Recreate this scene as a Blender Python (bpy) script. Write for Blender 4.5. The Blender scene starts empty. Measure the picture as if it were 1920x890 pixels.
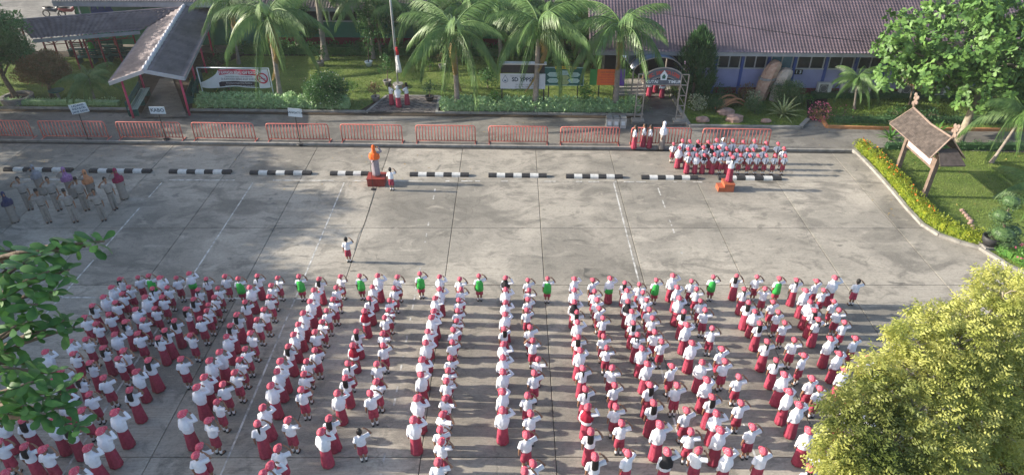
import bpy, bmesh, math, random
import numpy as np
from mathutils import Vector, Matrix, Euler, noise
random.seed(7); rng = np.random.default_rng(7)
S = bpy.context.scene
COL = S.collection
R = math.radians
# ---------------------------------------------------------------- camera, sky, sun, exposure
CAM_H, PITCH, FPX, CX, CY = 16.0, R(33.35), 1287.0, 960.0, 445.0
cam = bpy.data.objects.new("camera", bpy.data.cameras.new("camera")); COL.objects.link(cam)
cam.location = (0, 0, CAM_H); cam.rotation_euler = (R(90) - PITCH, 0, 0)
cam.data.sensor_width = 36; cam.data.lens = 36 * FPX / 1920; cam.data.clip_end = 2000
S.camera = cam
SUN_EL, SUN_AZ = R(21.5), R(-87.5)            # azimuth from +Y towards +X
world = bpy.data.worlds.new("World"); S.world = world; world.use_nodes = True
nt = world.node_tree; bg = nt.nodes["Background"]
sky = nt.nodes.new("ShaderNodeTexSky"); sky.sky_type = 'NISHITA'; sky.sun_disc = False
sky.sun_elevation = SUN_EL; sky.sun_rotation = SUN_AZ; sky.altitude = 20; sky.dust_density = 2.0; sky.ozone_density = 1.0
nt.links.new(sky.outputs[0], bg.inputs[0]); bg.inputs[1].default_value = 0.15
sl = bpy.data.lights.new("sun", 'SUN'); sl.energy = 5.0; sl.angle = R(0.53); sl.color = (1.0, 0.91, 0.77)
sun = bpy.data.objects.new("sun", sl); COL.objects.link(sun)
sdir = Vector((math.cos(SUN_EL) * math.sin(SUN_AZ), math.cos(SUN_EL) * math.cos(SUN_AZ), math.sin(SUN_EL)))
sun.rotation_euler = sdir.to_track_quat('Z', 'Y').to_euler(); sun.location = sdir * 60
vs = S.view_settings; vs.view_transform = 'Standard'; vs.look = 'None'; vs.gamma = 1; vs.exposure = 0.98
S.cycles.max_bounces = 6; S.cycles.transparent_max_bounces = 8
# ---------------------------------------------------------------- survey helpers: a sight line from the surveyed viewpoint to a place
FW = Vector((0, math.cos(PITCH), -math.sin(PITCH))); UP = Vector((0, math.sin(PITCH), math.cos(PITCH)))
def ray(px, py): return FW + Vector((1, 0, 0)) * ((px - CX) / FPX) - UP * ((py - CY) / FPX)
def G(px, py, z=0.0):
    d = ray(px, py); t = (z - CAM_H) / d.z; return Vector((d.x * t, d.y * t, z))
KS = 0.0275; RB = -math.atan(KS)              # the back of the yard runs 1.6 degrees off the camera axis
def WB(px, py, c):
    d = ray(px, py); t = c / (d.y + KS * d.x); return Vector((d.x * t, d.y * t, CAM_H + t * d.z))
def WD(px, py, depth): return Vector((0, 0, CAM_H)) + ray(px, py) * depth
def BY(x, c): return c - KS * x
# ---------------------------------------------------------------- materials
MATS = {}
def M(name, col, rough=0.6, var=0.12, scale=6.0, bump=0.0, rnd=0.0, spec=0.3, metal=0.0, col2=None, translucent=0.0, det=4, world_co=False, bscale=None, thr=None):
    if name in MATS: return MATS[name]
    m = bpy.data.materials.new(name); MATS[name] = m; m.use_nodes = True
    n = m.node_tree.nodes; l = m.node_tree.links; b = n["Principled BSDF"]
    b.inputs["Roughness"].default_value = rough; b.inputs["Metallic"].default_value = metal
    b.inputs["Specular IOR Level"].default_value = spec
    if world_co: co = n.new("ShaderNodeNewGeometry").outputs["Position"]
    else: co = n.new("ShaderNodeTexCoord").outputs["Object"]
    nz = n.new("ShaderNodeTexNoise"); nz.inputs["Scale"].default_value = scale; nz.inputs["Detail"].default_value = det
    l.new(co, nz.inputs["Vector"])
    cr = n.new("ShaderNodeValToRGB"); e = cr.color_ramp.elements
    lo, hi = thr or (0.3, 0.7)
    e[0].position, e[1].position = lo, hi
    c2 = col2 or tuple(min(1, c * (1 + var)) for c in col); c1 = col if col2 else tuple(c * (1 - var) for c in col)
    e[0].color = (*c1, 1); e[1].color = (*c2, 1)
    l.new(nz.outputs["Fac"], cr.inputs["Fac"]); out = cr.outputs["Color"]
    if rnd:
        oi = n.new("ShaderNodeObjectInfo"); mr = n.new("ShaderNodeMapRange"); mr.inputs[3].default_value = 1 - rnd; mr.inputs[4].default_value = 1 + rnd
        l.new(oi.outputs["Random"], mr.inputs[0])
        hs = n.new("ShaderNodeHueSaturation"); l.new(mr.outputs[0], hs.inputs["Value"]); l.new(out, hs.inputs["Color"]); out = hs.outputs["Color"]
    l.new(out, b.inputs["Base Color"])
    if bump:
        bp = n.new("ShaderNodeBump"); bp.inputs["Strength"].default_value = bump; bp.inputs["Distance"].default_value = 0.02
        nb = n.new("ShaderNodeTexNoise"); nb.inputs["Scale"].default_value = bscale or scale * 4; nb.inputs["Detail"].default_value = 5
        l.new(co, nb.inputs["Vector"]); l.new(nb.outputs["Fac"], bp.inputs["Height"]); l.new(bp.outputs[0], b.inputs["Normal"])
    if translucent:
        tr = n.new("ShaderNodeBsdfTranslucent"); l.new(out, tr.inputs["Color"])
        mx = n.new("ShaderNodeMixShader"); mx.inputs[0].default_value = translucent
        l.new(b.outputs[0], mx.inputs[1]); l.new(tr.outputs[0], mx.inputs[2]); l.new(mx.outputs[0], n["Material Output"].inputs[0])
    return m
def concrete(name, base, light, dark, wet=0.0, rnd=0.13):
    """Weathered yard concrete: broad pale and mossy patches, broomed streaks, fine grit, a few wet stains."""
    m = bpy.data.materials.new(name); MATS[name] = m; m.use_nodes = True
    n = m.node_tree.nodes; l = m.node_tree.links; b = n["Principled BSDF"]
    co = n.new("ShaderNodeNewGeometry").outputs["Position"]
    def nz(scale, det=5, stretch=None, w=0.0, dist=0.0):
        v = co
        if stretch:
            mp = n.new("ShaderNodeMapping"); mp.inputs["Scale"].default_value = stretch; mp.inputs["Location"].default_value = (w, w * 2, 0); l.new(co, mp.inputs["Vector"]); v = mp.outputs[0]
        t = n.new("ShaderNodeTexNoise"); t.inputs["Scale"].default_value = scale; t.inputs["Detail"].default_value = det; t.inputs["Roughness"].default_value = 0.62
        t.inputs["Distortion"].default_value = dist
        l.new(v, t.inputs["Vector"]); return t.outputs["Fac"]
    def ramp(f, a, c):
        r = n.new("ShaderNodeMapRange"); r.interpolation_type = 'SMOOTHSTEP'; r.inputs[1].default_value = a; r.inputs[2].default_value = c; l.new(f, r.inputs[0]); return r.outputs[0]
    def mix(f, a, c, k=1.0, mode='MIX'):
        x = n.new("ShaderNodeMix"); x.data_type = 'RGBA'; x.blend_type = mode
        if k != 1.0:
            mm = n.new("ShaderNodeMath"); mm.operation = 'MULTIPLY'; mm.inputs[1].default_value = k; l.new(f, mm.inputs[0]); f = mm.outputs[0]
        l.new(f, x.inputs[0])
        for i, s in ((6, a), (7, c)):
            if isinstance(s, tuple): x.inputs[i].default_value = (*s, 1)
            else: l.new(s, x.inputs[i])
        return x.outputs[2]
    c = mix(ramp(nz(0.16, 6, (1, 1.1, 1), 3.1, 0.6), 0.40, 0.60), base, light, 0.9)
    c = mix(ramp(nz(0.32, 6, (1, 1.6, 1), 11.3, 1.0), 0.50, 0.64), c, dark, 0.75)
    c = mix(ramp(nz(1.3, 7, (1, 1.3, 1), 5.7, 0.8), 0.5, 0.68), c, dark, 0.7)
    c = mix(ramp(nz(0.9, 7, (0.7, 1.5, 1), 23.0, 0.8), 0.56, 0.68), c, light, 0.75)
    vo = n.new("ShaderNodeTexVoronoi"); vo.feature = 'DISTANCE_TO_EDGE'; vo.inputs["Scale"].default_value = 0.16
    wv = n.new("ShaderNodeTexNoise"); wv.inputs["Scale"].default_value = 1.7; wv.inputs["Detail"].default_value = 6; l.new(co, wv.inputs["Vector"])
    wm = n.new("ShaderNodeMix"); wm.data_type = 'RGBA'; wm.blend_type = 'LINEAR_LIGHT'; wm.inputs[0].default_value = 0.35; l.new(co, wm.inputs[6]); l.new(wv.outputs["Color"], wm.inputs[7]); l.new(wm.outputs[2], vo.inputs["Vector"])
    ck = n.new("ShaderNodeMath"); ck.operation = 'MULTIPLY'; l.new(ramp(vo.outputs["Distance"], 0.0055, 0.0015), ck.inputs[0]); l.new(ramp(nz(0.5, 3, None), 0.48, 0.6), ck.inputs[1])
    c = mix(ck.outputs[0], c, tuple(x * 0.4 for x in dark), 0.4)
    c = mix(ramp(nz(4.5, 6, (1, 1.2, 1)), 0.55, 0.72), c, dark, 0.35)
    st = ramp(nz(1.0, 4, (0.5, 22, 1), 1.0), 0.35, 0.7); c = mix(st, c, dark, 0.32)
    c = mix(ramp(nz(9, 5, (1, 1.6, 1), 2.0), 0.46, 0.66), c, dark, 0.34); c = mix(ramp(nz(7, 5, (0.6, 2.2, 1), 9.0), 0.55, 0.72), c, light, 0.4)
    gr = ramp(nz(26, 3), 0.3, 0.75); c = mix(gr, c, light, 0.3)
    wetf = ramp(nz(0.55, 5, (1, 2.2, 1), 41.0, 1.2), 0.64, 0.7)
    c = mix(wetf, c, tuple(x * 0.5 for x in dark), 0.6 + wet)
    oi = n.new("ShaderNodeObjectInfo"); mr = n.new("ShaderNodeMapRange"); mr.inputs[3].default_value = 1 - rnd; mr.inputs[4].default_value = 1 + rnd
    l.new(oi.outputs["Random"], mr.inputs[0]); hs = n.new("ShaderNodeHueSaturation"); l.new(mr.outputs[0], hs.inputs["Value"]); l.new(c, hs.inputs["Color"])
    l.new(hs.outputs[0], b.inputs["Base Color"])
    rr = n.new("ShaderNodeMapRange"); rr.inputs[3].default_value = 0.85; rr.inputs[4].default_value = 0.42 - wet * 0.3; l.new(wetf, rr.inputs[0]); l.new(rr.outputs[0], b.inputs["Roughness"])
    b.inputs["Specular IOR Level"].default_value = 0.25
    bp = n.new("ShaderNodeBump"); bp.inputs["Strength"].default_value = 0.25; bp.inputs["Distance"].default_value = 0.02
    l.new(nz(14, 6), bp.inputs["Height"]); l.new(bp.outputs[0], b.inputs["Normal"])
    return m
# ---------------------------------------------------------------- mesh helpers
class MB:
    def __init__(s): s.v = []; s.f = []; s.m = []
    def add(s, vs_, fs_, mi=0):
        o = len(s.v); s.v += [tuple(v) for v in vs_]; s.f += [tuple(i + o for i in f) for f in fs_]; s.m += [mi] * len(fs_); return s
    def box(s, c, d, rz=0.0, mi=0, taper=1.0, mat=None):
        x, y, z = d[0] / 2, d[1] / 2, d[2] / 2
        p = [Vector((sx * x * (taper if sz > 0 else 1), sy * y * (taper if sz > 0 else 1), sz * z)) for sz in (-1, 1) for sx, sy in ((-1, -1), (1, -1), (1, 1), (-1, 1))]
        rm = mat or Matrix.Rotation(rz, 3, 'Z'); c = Vector(c)
        return s.add([rm @ q + c for q in p], [(0, 3, 2, 1), (4, 5, 6, 7), (0, 1, 5, 4), (1, 2, 6, 5), (2, 3, 7, 6), (3, 0, 4, 7)], mi)
    def bar(s, a, b, w, h=None, mi=0):
        a, b = Vector(a), Vector(b); d = b - a
        return s.box((a + b) / 2, (w, h or w, d.length), mat=d.to_track_quat('Z', 'Y').to_matrix(), mi=mi)
    def tube(s, pts, rad, n=8, mi=0, ex=1.0, ey=1.0, caps=True):
        pts = [Vector(p) for p in pts]
        if not hasattr(rad, '__len__'): rad = [rad] * len(pts)
        o = len(s.v); ref = None
        for i, p in enumerate(pts):
            d = (pts[min(i + 1, len(pts) - 1)] - pts[max(i - 1, 0)]).normalized()
            if ref is None:
                ref = Vector((1, 0, 0)) if abs(d.x) < 0.8 else Vector((0, 1, 0))
            x = (ref - d * ref.dot(d)).normalized(); y = d.cross(x); ref = x
            for k in range(n):
                a = 2 * math.pi * k / n; s.v.append(tuple(p + (x * math.cos(a) * ex + y * math.sin(a) * ey) * rad[i]))
        for i in range(len(pts) - 1):
            for k in range(n):
                s.f.append((o + i * n + k, o + i * n + (k + 1) % n, o + (i + 1) * n + (k + 1) % n, o + (i + 1) * n + k)); s.m.append(mi)
        if caps:
            s.f.append(tuple(o + k for k in reversed(range(n)))); s.m.append(mi)
            s.f.append(tuple(o + (len(pts) - 1) * n + k for k in range(n))); s.m.append(mi)
        return s
    def loft(s, rings, n=16, mi=0, mod=None, caps=True):
        """rings: (z, cx, cy, rx, ry); mod(i, angle) scales the radius."""
        o = len(s.v)
        for i, (z, cx, cy, rx, ry) in enumerate(rings):
            for k in range(n):
                a = 2 * math.pi * k / n; f = mod(i, a) if mod else 1
                s.v.append((cx + rx * f * math.cos(a), cy + ry * f * math.sin(a), z))
        up = rings[-1][0] > rings[0][0]
        for i in range(len(rings) - 1):
            for k in range(n):
                q = (o + i * n + k, o + i * n + (k + 1) % n, o + (i + 1) * n + (k + 1) % n, o + (i + 1) * n + k)
                s.f.append(q if up else q[::-1]); s.m.append(mi)
        if caps:
            a = tuple(o + k for k in range(n)); c = tuple(o + (len(rings) - 1) * n + k for k in range(n))
            s.f += [a[::-1] if up else a, c if up else c[::-1]]; s.m += [mi, mi]
        return s
    def ball(s, c, r, nu=14, nv=9, mi=0, jit=0.0, seed=0):
        r = (r, r, r) if not hasattr(r, '__len__') else r
        rings = []; o = len(s.v); rn = random.Random(seed)
        s.v.append((c[0], c[1], c[2] - r[2]))
        for j in range(1, nv):
            t = math.pi * j / nv
            for k in range(nu):
                a = 2 * math.pi * k / nu; q = 1 + rn.uniform(-jit, jit)
                s.v.append((c[0] + r[0] * q * math.sin(t) * math.cos(a), c[1] + r[1] * q * math.sin(t) * math.sin(a), c[2] - r[2] * q * math.cos(t)))
        s.v.append((c[0], c[1], c[2] + r[2])); e = len(s.v) - 1
        for k in range(nu):
            s.f.append((o, o + 1 + (k + 1) % nu, o + 1 + k)); s.m.append(mi)
            for j in range(nv - 2):
                a = o + 1 + j * nu; s.f.append((a + k, a + (k + 1) % nu, a + nu + (k + 1) % nu, a + nu + k)); s.m.append(mi)
            a = o + 1 + (nv - 2) * nu; s.f.append((a + k, a + (k + 1) % nu, e)); s.m.append(mi)
        return s
    def prism(s, poly, z0, z1, mi=0):
        n = len(poly); o = [(p[0], p[1], z0) for p in poly] + [(p[0], p[1], z1) for p in poly]
        return s.add(o, [tuple(reversed(range(n))), tuple(range(n, 2 * n))] + [(i, (i + 1) % n, n + (i + 1) % n, n + i) for i in range(n)], mi)
    def mesh(s, name, mats, smooth=False):
        me = bpy.data.meshes.new(name); me.from_pydata(s.v, [], s.f)
        for m in (mats if isinstance(mats, (list, tuple)) else [mats]): me.materials.append(m)
        me.polygons.foreach_set("material_index", s.m)
        if smooth: me.polygons.foreach_set("use_smooth", [True] * len(me.polygons))
        me.update(); return me
def link(name, me, parent=None, loc=None, rz=None):
    o = bpy.data.objects.new(name, me); COL.objects.link(o)
    if parent is not None: o.parent = parent
    if loc is not None: o.location = loc
    if rz is not None: o.rotation_euler = (0, 0, rz)
    return o
def part(T, name, mb, mat, smooth=False, label=None, kind=None):
    o = link(name, mb.mesh(name, mat, smooth), T)
    if label: o["label"] = label
    if kind: o["kind"] = kind
    return o
def tag(o, label=None, cat=None, group=None, kind=None):
    for k, v in (("label", label), ("category", cat), ("group", group), ("kind", kind)):
        if v: o[k] = v
    return o
def thing(name, label, cat, loc=(0, 0, 0), rz=0.0, group=None):
    o = link(name, None, None, loc, rz); o.empty_display_size = 0.2
    return tag(o, label, cat, group)
def copy_tree(o, parent=None):
    c = o.copy(); COL.objects.link(c)
    if parent is not None: c.parent = parent
    for ch in list(o.children): copy_tree(ch, c)
    return c
def structure(name, mb, mat, smooth=False): return tag(link(name, mb.mesh(name, mat, smooth)), kind="structure")
def text_mesh(body, size, mat, align='CENTER', bold=0.0):
    cu = bpy.data.curves.new("lettering", 'FONT'); cu.body = body; cu.size = size; cu.align_x = align; cu.align_y = 'CENTER'; cu.resolution_u = 2; cu.offset = bold
    t = bpy.data.objects.new("lettering", cu); COL.objects.link(t)
    me = bpy.data.meshes.new_from_object(t); bpy.data.objects.remove(t); bpy.data.curves.remove(cu)
    me.materials.clear(); me.materials.append(mat); return me
def lettering(T, body, size, mat, loc, align='CENTER', bold=0.0, rot=(math.pi / 2, 0, 0), wide=1.0):
    o = link("lettering", text_mesh(body, size, mat, align, bold), T, loc); o.rotation_euler = rot; o.scale = (wide, 1, 1); return o
def np_mesh(name, V, F, mat, smooth=False):
    me = bpy.data.meshes.new(name); nf = len(F); k = F.shape[1]
    me.vertices.add(len(V)); me.vertices.foreach_set("co", V.astype(np.float32).ravel())
    me.loops.add(nf * k); me.loops.foreach_set("vertex_index", F.astype(np.int32).ravel())
    me.polygons.add(nf); me.polygons.foreach_set("loop_start", np.arange(0, nf * k, k, dtype=np.int32))
    for m in (mat if isinstance(mat, (list, tuple)) else [mat]): me.materials.append(m)
    if smooth: me.polygons.foreach_set("use_smooth", np.ones(nf, dtype=bool))
    me.update(calc_edges=True); me.validate(); return me
OVAL = [(0, 0.12), (0.4, 1.0), (1, 0.1)]
OBOV = [(0, 0.08), (0.45, 0.62), (0.78, 1.0), (1, 0.35)]
STRIP = [(0, 0.7), (0.5, 1.0), (1, 0.1)]
def unit(a): return a / np.maximum(np.linalg.norm(a, axis=-1, keepdims=True), 1e-9)
def leaf_arrays(P, A, L, W, prof=OVAL, droop=0.15, N=None):
    """One ribbon of quads per leaf: P base points, A directions, N approximate upward normals."""
    n = len(P); A = unit(A)
    if N is None: N = unit(rng.normal(size=(n, 3)) * 0.5 + np.array([0, 0, 1.0]))
    Sd = unit(np.cross(A, N)); U = np.cross(Sd, A)
    L = np.broadcast_to(np.asarray(L, float), (n,)); W = np.broadcast_to(np.asarray(W, float), (n,))
    rows = []
    for t, w in prof:
        c = P + A * (L * t)[:, None] - U * (L * droop * t * t)[:, None]
        s = Sd * (W * w * 0.5)[:, None]; rows += [c - s, c + s]
    V = np.stack(rows, 1).reshape(-1, 3); k = len(prof)
    base = (np.arange(n) * 2 * k)[:, None]
    F = np.concatenate([base + np.array([[2 * i, 2 * i + 1, 2 * i + 3, 2 * i + 2]]) for i in range(k - 1)], 0)
    return V, F
def join_arrays(parts):
    Vs, Fs, o = [], [], 0
    for V, F in parts: Vs.append(V); Fs.append(F + o); o += len(V)
    return np.concatenate(Vs), np.concatenate(Fs)
def ball_points(n, c, r, shell=0.55):
    d = unit(rng.normal(size=(n, 3))); q = (shell + (1 - shell) * rng.random((n, 1)) ** 0.6)
    return np.array(c) + d * q * np.array(r if hasattr(r, '__len__') else (r, r, r)), d
def foliage(clumps, per, L, W, prof=OVAL, droop=0.2, up=0.5, shell=0.5, jitter=0.7):
    """Leaves spread through the shells of many clumps, each leaf pointing outwards and a little up."""
    out = []
    for c, r in clumps:
        vol = (np.prod(r) if hasattr(r, '__len__') else r ** 3) ** (2 / 3.)
        n = max(8, int(per * vol)); P, d = ball_points(n, c, r, shell)
        A = d + rng.normal(size=(n, 3)) * jitter + np.array([0, 0, up * 0.3])
        N = d * 0.6 + rng.normal(size=(n, 3)) * 0.5 + np.array([0, 0, up])
        k = rng.uniform(0.7, 1.25, n); out.append(leaf_arrays(P, A, L * k, W * k, prof, droop, unit(N)))
    return join_arrays(out)
def crown_clumps(c, r, n, size, seed=0, low=-0.6):
    rn = random.Random(seed); out = []
    while len(out) < n:
        p = Vector([rn.uniform(-1, 1) for _ in range(3)])
        if p.length > 1 or p.length < 0.35 or p.z < low: continue
        s = size * rn.uniform(0.65, 1.25); out.append(((c[0] + p.x * r[0], c[1] + p.y * r[1], c[2] + p.z * r[2]), (s, s, s * 0.75)))
    return out
def tree_limbs(mb, base, top, r0, clumps, n=8, seed=1, bend=0.15):
    rn = random.Random(seed); base, top = Vector(base), Vector(top); H = (top - base).length
    mid = base.lerp(top, 0.5) + Vector((rn.uniform(-bend, bend), rn.uniform(-bend, bend), 0)) * H * 0.4
    trunk = [base, base.lerp(mid, 0.5), mid, mid.lerp(top, 0.6), top]
    mb.tube(trunk, [r0 * 1.25, r0, r0 * 0.85, r0 * 0.7, r0 * 0.5], 8)
    for c, r in rn.sample(clumps, min(n, len(clumps))):
        c = Vector(c); a = trunk[rn.choice((2, 3, 4))]; m = a.lerp(c, 0.5) + Vector((0, 0, 0.12 * (c - a).length))
        mb.tube([a, m, c], [r0 * 0.45, r0 * 0.3, r0 * 0.12], 5)
    return mb
# ---------------------------------------------------------------- ground, yard, walkway
m_conc = concrete("yard_concrete", (0.232, 0.215, 0.183), (0.415, 0.378, 0.318), (0.115, 0.109, 0.095))
m_walk = concrete("walk_concrete", (0.165, 0.155, 0.14), (0.27, 0.255, 0.225), (0.08, 0.077, 0.07), wet=0.1)
m_kerb = M("kerb_concrete", (0.26, 0.25, 0.23), 0.85, 0.25, 3, bump=0.3)
m_joint = M("joint_dirt", (0.05, 0.047, 0.042), 0.9, 0.3, 8)
m_drain = M("drain_dark", (0.035, 0.034, 0.033), 0.7, 0.3, 3)
m_grass = M("lawn_soil", (0.075, 0.125, 0.024), 0.9, 0.3, 0.9, bump=0.6, col2=(0.17, 0.21, 0.055), world_co=True, bscale=30)
m_soil = M("soil", (0.05, 0.038, 0.026), 0.95, 0.35, 2.5, bump=0.5, world_co=True)
m_earth = M("open_ground", (0.12, 0.12, 0.07), 0.95, 0.3, 0.2, world_co=True)
structure("ground", MB().add([(-900, -300, -0.25), (900, -300, -0.25), (900, 1500, -0.25), (-900, 1500, -0.25)], [(0, 1, 2, 3)]), m_earth)
yard = structure("courtyard", MB().add([(-34, 2, -0.06), (40, 2, -0.06), (40, BY(40, 33.0), -0.06), (-34, BY(-34, 33.0), -0.06)], [(0, 1, 2, 3)]), m_joint)
slabs = {}
XJ = [-2.6 + 3.85 * k for k in range(-8, 12)]; YJ = [4.85, 8.9, 12.93, 17.0, 21.0, 25.05, 29.15]
def slab(x0, x1, y00, y01, y10, y11):
    g = 0.011; mb = MB(); b = 0.012
    p = [(x0 + g, y00 + g), (x1 - g, y10 + g), (x1 - g, y11 - g), (x0 + g, y01 - g)]
    q = [(x0 + g + b, y00 + g + b), (x1 - g - b, y10 + g + b), (x1 - g - b, y11 - g - b), (x0 + g + b, y01 - g - b)]
    mb.add([(a, c, -0.055) for a, c in p] + [(a, c, -0.008) for a, c in p] + [(a, c, 0) for a, c in q],
           [(0, 1, 5, 4), (1, 2, 6, 5), (2, 3, 7, 6), (3, 0, 4, 7), (4, 5, 9, 8), (5, 6, 10, 9), (6, 7, 11, 10), (7, 4, 8, 11), (8, 9, 10, 11)])
    part(yard, "concrete_slab", mb, m_conc)
for i in range(len(XJ) - 1):
    x0, x1 = XJ[i], XJ[i + 1]
    for j in range(len(YJ)):
        y0 = YJ[j]
        if j + 1 < len(YJ): slab(x0, x1, y0, YJ[j + 1], y0, YJ[j + 1])
        else: slab(x0, x1, y0, BY(x0, 32.72), y0, BY(x1, 32.72))
# painted bay lines, worn: broken into strokes laid 4 mm over the slabs
m_paint = M("worn_white_paint", (0.30, 0.29, 0.265), 0.8, 0.3, 5, col2=(0.58, 0.57, 0.54), world_co=True, thr=(0.4, 0.62))
def painted(mbx, x0, y0, x1, y1, w, wear, seed):
    rn = random.Random(seed); L = math.hypot(x1 - x0, y1 - y0); d = Vector((x1 - x0, y1 - y0)) / L; nrm = Vector((-d.y, d.x)); t = 0
    while t < L:
        s = rn.uniform(0.25, 1.2) * (0.3 if wear > 0.5 else 1.0)
        if rn.random() > wear:
            e = min(L, t + s); a = w * rn.uniform(0.35, 0.5); c = w * rn.uniform(0.35, 0.5)
            P = [Vector((x0, y0)) + d * q + nrm * k for q, k in ((t, -a), (e, -c), (e, c), (t, a))]
            mbx.add([(p.x, p.y, 0.004) for p in P], [(0, 1, 2, 3)])
        t += s
lines = []
for k, (X, ya, yb, wear) in enumerate([(-16.9, 29.1, 5.5, 0.12), (-12.5, 29.1, 5.5, 0.1), (-8.1, 29.1, 5.5, 0.02), (-3.65, 28.5, 5.5, 0.72), (4.9, 29.1, 6, 0.04), (6.95, 28.6, 6, 0.62)]):
    mb = MB(); painted(mb, X, ya, X, yb, 0.072, wear, 50 + k); structure("road_marking", mb, m_paint)
for k, (xa, xb, Y, wear) in enumerate([(-24, -4.2, 29.25, 0.3), (-4, 9.5, 29.25, 0.66), (-17, -6.0, 20.1, 0.45)]):
    mb = MB(); painted(mb, xa, Y - KS * 0.3 * xa, xb, Y - KS * 0.3 * xb, 0.09, wear, 80 + k); structure("road_marking", mb, m_paint)
# drain along the back edge, walkway behind it
def bsheet(name, u0, u1, c0, c1, z, mat, nz_=None):
    return structure(name, MB().add([(u0, BY(u0, c0), z), (u1, BY(u1, c0), z), (u1, BY(u1, c1), z), (u0, BY(u0, c1), z)], [(0, 1, 2, 3)]), mat)
def bstrip(mb, u0, u1, c0, c1, z0, z1):
    mb.prism([(u0, BY(u0, c0)), (u1, BY(u1, c0)), (u1, BY(u1, c1)), (u0, BY(u0, c1))], z0, z1)
bsheet("drain_channel", -34, 40, 32.72, 33.05, -0.055, m_drain)
for u in np.arange(-34, 24, 2.45):
    mb = MB(); bstrip(mb, u, u + 2.43, 33.02, 33.14, -0.2, 0.06); structure("kerb", mb, m_kerb)
bsheet("walkway", -34, 44, 33.14, 37.4, 0.0, m_walk)
bsheet("back_path", -80, -8, 47.6, 90, 0.055, m_walk)
# garden beds: soil sheet, lawns
bsheet("garden_soil", -60, 60, 36.9, 62, 0.03, m_soil)
m_orange = M("terracotta_kerb", (0.42, 0.2, 0.09), 0.8, 0.2, 4)
def kerb_line(pts, w, h, mat, name="kerb", z0=-0.2):
    for a, b in zip(pts[:-1], pts[1:]):
        a, b = Vector((a[0], a[1], 0)), Vector((b[0], b[1], 0)); d = (b - a); L = d.length; d.normalize(); s = Vector((-d.y, d.x, 0)) * w / 2
        structure(name, MB().prism([(a - s)[:2], (b - s)[:2], (b + s)[:2], (a + s)[:2]], z0, h), mat)
def pxy(l): return [G(*p).xy for p in l]
def lawn_sheet(name, poly, z, mat):
    structure(name, MB().add([(p[0], p[1], z) for p in poly], [tuple(range(len(poly)))]), mat)
def inside(poly, P):
    x, y = P[:, 0], P[:, 1]; r = np.zeros(len(P), bool); j = len(poly) - 1
    for i in range(len(poly)):
        (xi, yi), (xj, yj) = poly[i], poly[j]
        with np.errstate(divide='ignore', invalid='ignore'):
            r ^= ((yi > y) != (yj > y)) & (x < (xj - xi) * (y - yi) / (yj - yi) + xi)
        j = i
    return r
m_blade = M("grass_blade", (0.095, 0.175, 0.028), 0.6, 0.3, 0.7, col2=(0.21, 0.285, 0.065), translucent=0.25, world_co=True)
def grass(name, poly, n, h, z):
    poly = [(p[0], p[1]) for p in poly]; lo = np.min(poly, 0); hi = np.max(poly, 0)
    P = rng.random((n, 2)) * (hi - lo) + lo; P = P[inside(poly, P)]; n = len(P)
    P3 = np.concatenate([P, np.full((n, 1), z)], 1); A = rng.normal(size=(n, 3)) * 0.55 + np.array([0, 0, 1.0])
    N = rng.normal(size=(n, 3)); V, F = leaf_arrays(P3, A, h * rng.uniform(0.5, 1.2, n), h * 0.28, [(0, 1), (1, 0.15)], 0.1, unit(N))
    tag(link(name, np_mesh(name, V, F, m_blade)), kind="stuff")
backlawnL = [(-40, BY(-40, 37.45)), (-22.5, BY(-22.5, 37.45)), (-23.5, 41), (-26, 47), (-50, 48)]
backlawnM = [(-18.9, BY(-18.9, 37.6)), (-8.9, BY(-8.9, 37.6)), (-7.8, BY(-7.8, 39.9)), (-4.4, BY(-4.4, 39.9)), (-4.2, BY(-4.2, 37.6)), (8.2, BY(8.2, 37.6)), (8.6, 44), (8, 47.5), (-19, 47.5), (-21, 43)]
for k, p in enumerate((backlawnL, backlawnM)):
    lawn_sheet("lawn", p, 0.06, m_grass); grass("grass", p, 60000, 0.09, 0.06)
# right lawn inside the curved clipped hedge
edge_px = [(1600, 283), (1612, 293), (1640, 322), (1672, 358), (1700, 392), (1728, 422), (1760, 442), (1800, 456), (1836, 466), (1862, 482), (1890, 500), (1930, 518), (2010, 545)]
edge = pxy(edge_px)
rlawn = [tuple(e) for e in edge] + [(34, 23), (40, 31.0), tuple(G(1655, 279).xy)]
lawn_sheet("lawn", rlawn, 0.07, m_grass); grass("grass", rlawn, 110000, 0.07, 0.07)
kerb_line(edge, 0.16, 0.12, m_kerb)
# bed in front of the block on the far side, behind the choir
bedR = pxy([(1290, 236), (1500, 238), (1512, 226), (1512, 180), (1255, 168), (1262, 195)])
lawn_sheet("lawn", bedR, 0.065, m_grass); grass("grass", bedR, 22000, 0.10, 0.065)
kerb_line(pxy([(1252, 165), (1268, 198), (1292, 238), (1400, 240), (1500, 241), (1514, 226)]), 0.22, 0.14, m_kerb)
bedO = pxy([(1548, 228), (1556, 240), (1700, 243), (1930, 245), (2100, 246), (2100, 180), (1552, 180)])
lawn_sheet("lawn", bedO, 0.065, m_grass); grass("grass", bedO, 30000, 0.12, 0.065)
kerb_line(pxy([(1538, 222), (1550, 240), (1700, 244), (1930, 246), (2100, 248)]), 0.14, 0.16, m_orange)
# long concrete planter edge of the garden
for a, b in ((-34, -22.6), (-18.9, -8.6), (-4.35, 7.6)):
    for u in np.arange(a, b, 1.95):
        mb = MB(); e = min(b, u + 1.93); bstrip(mb, u, e, 37.25, 37.42, -0.1, 0.13); structure("kerb", mb, m_kerb)
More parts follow.
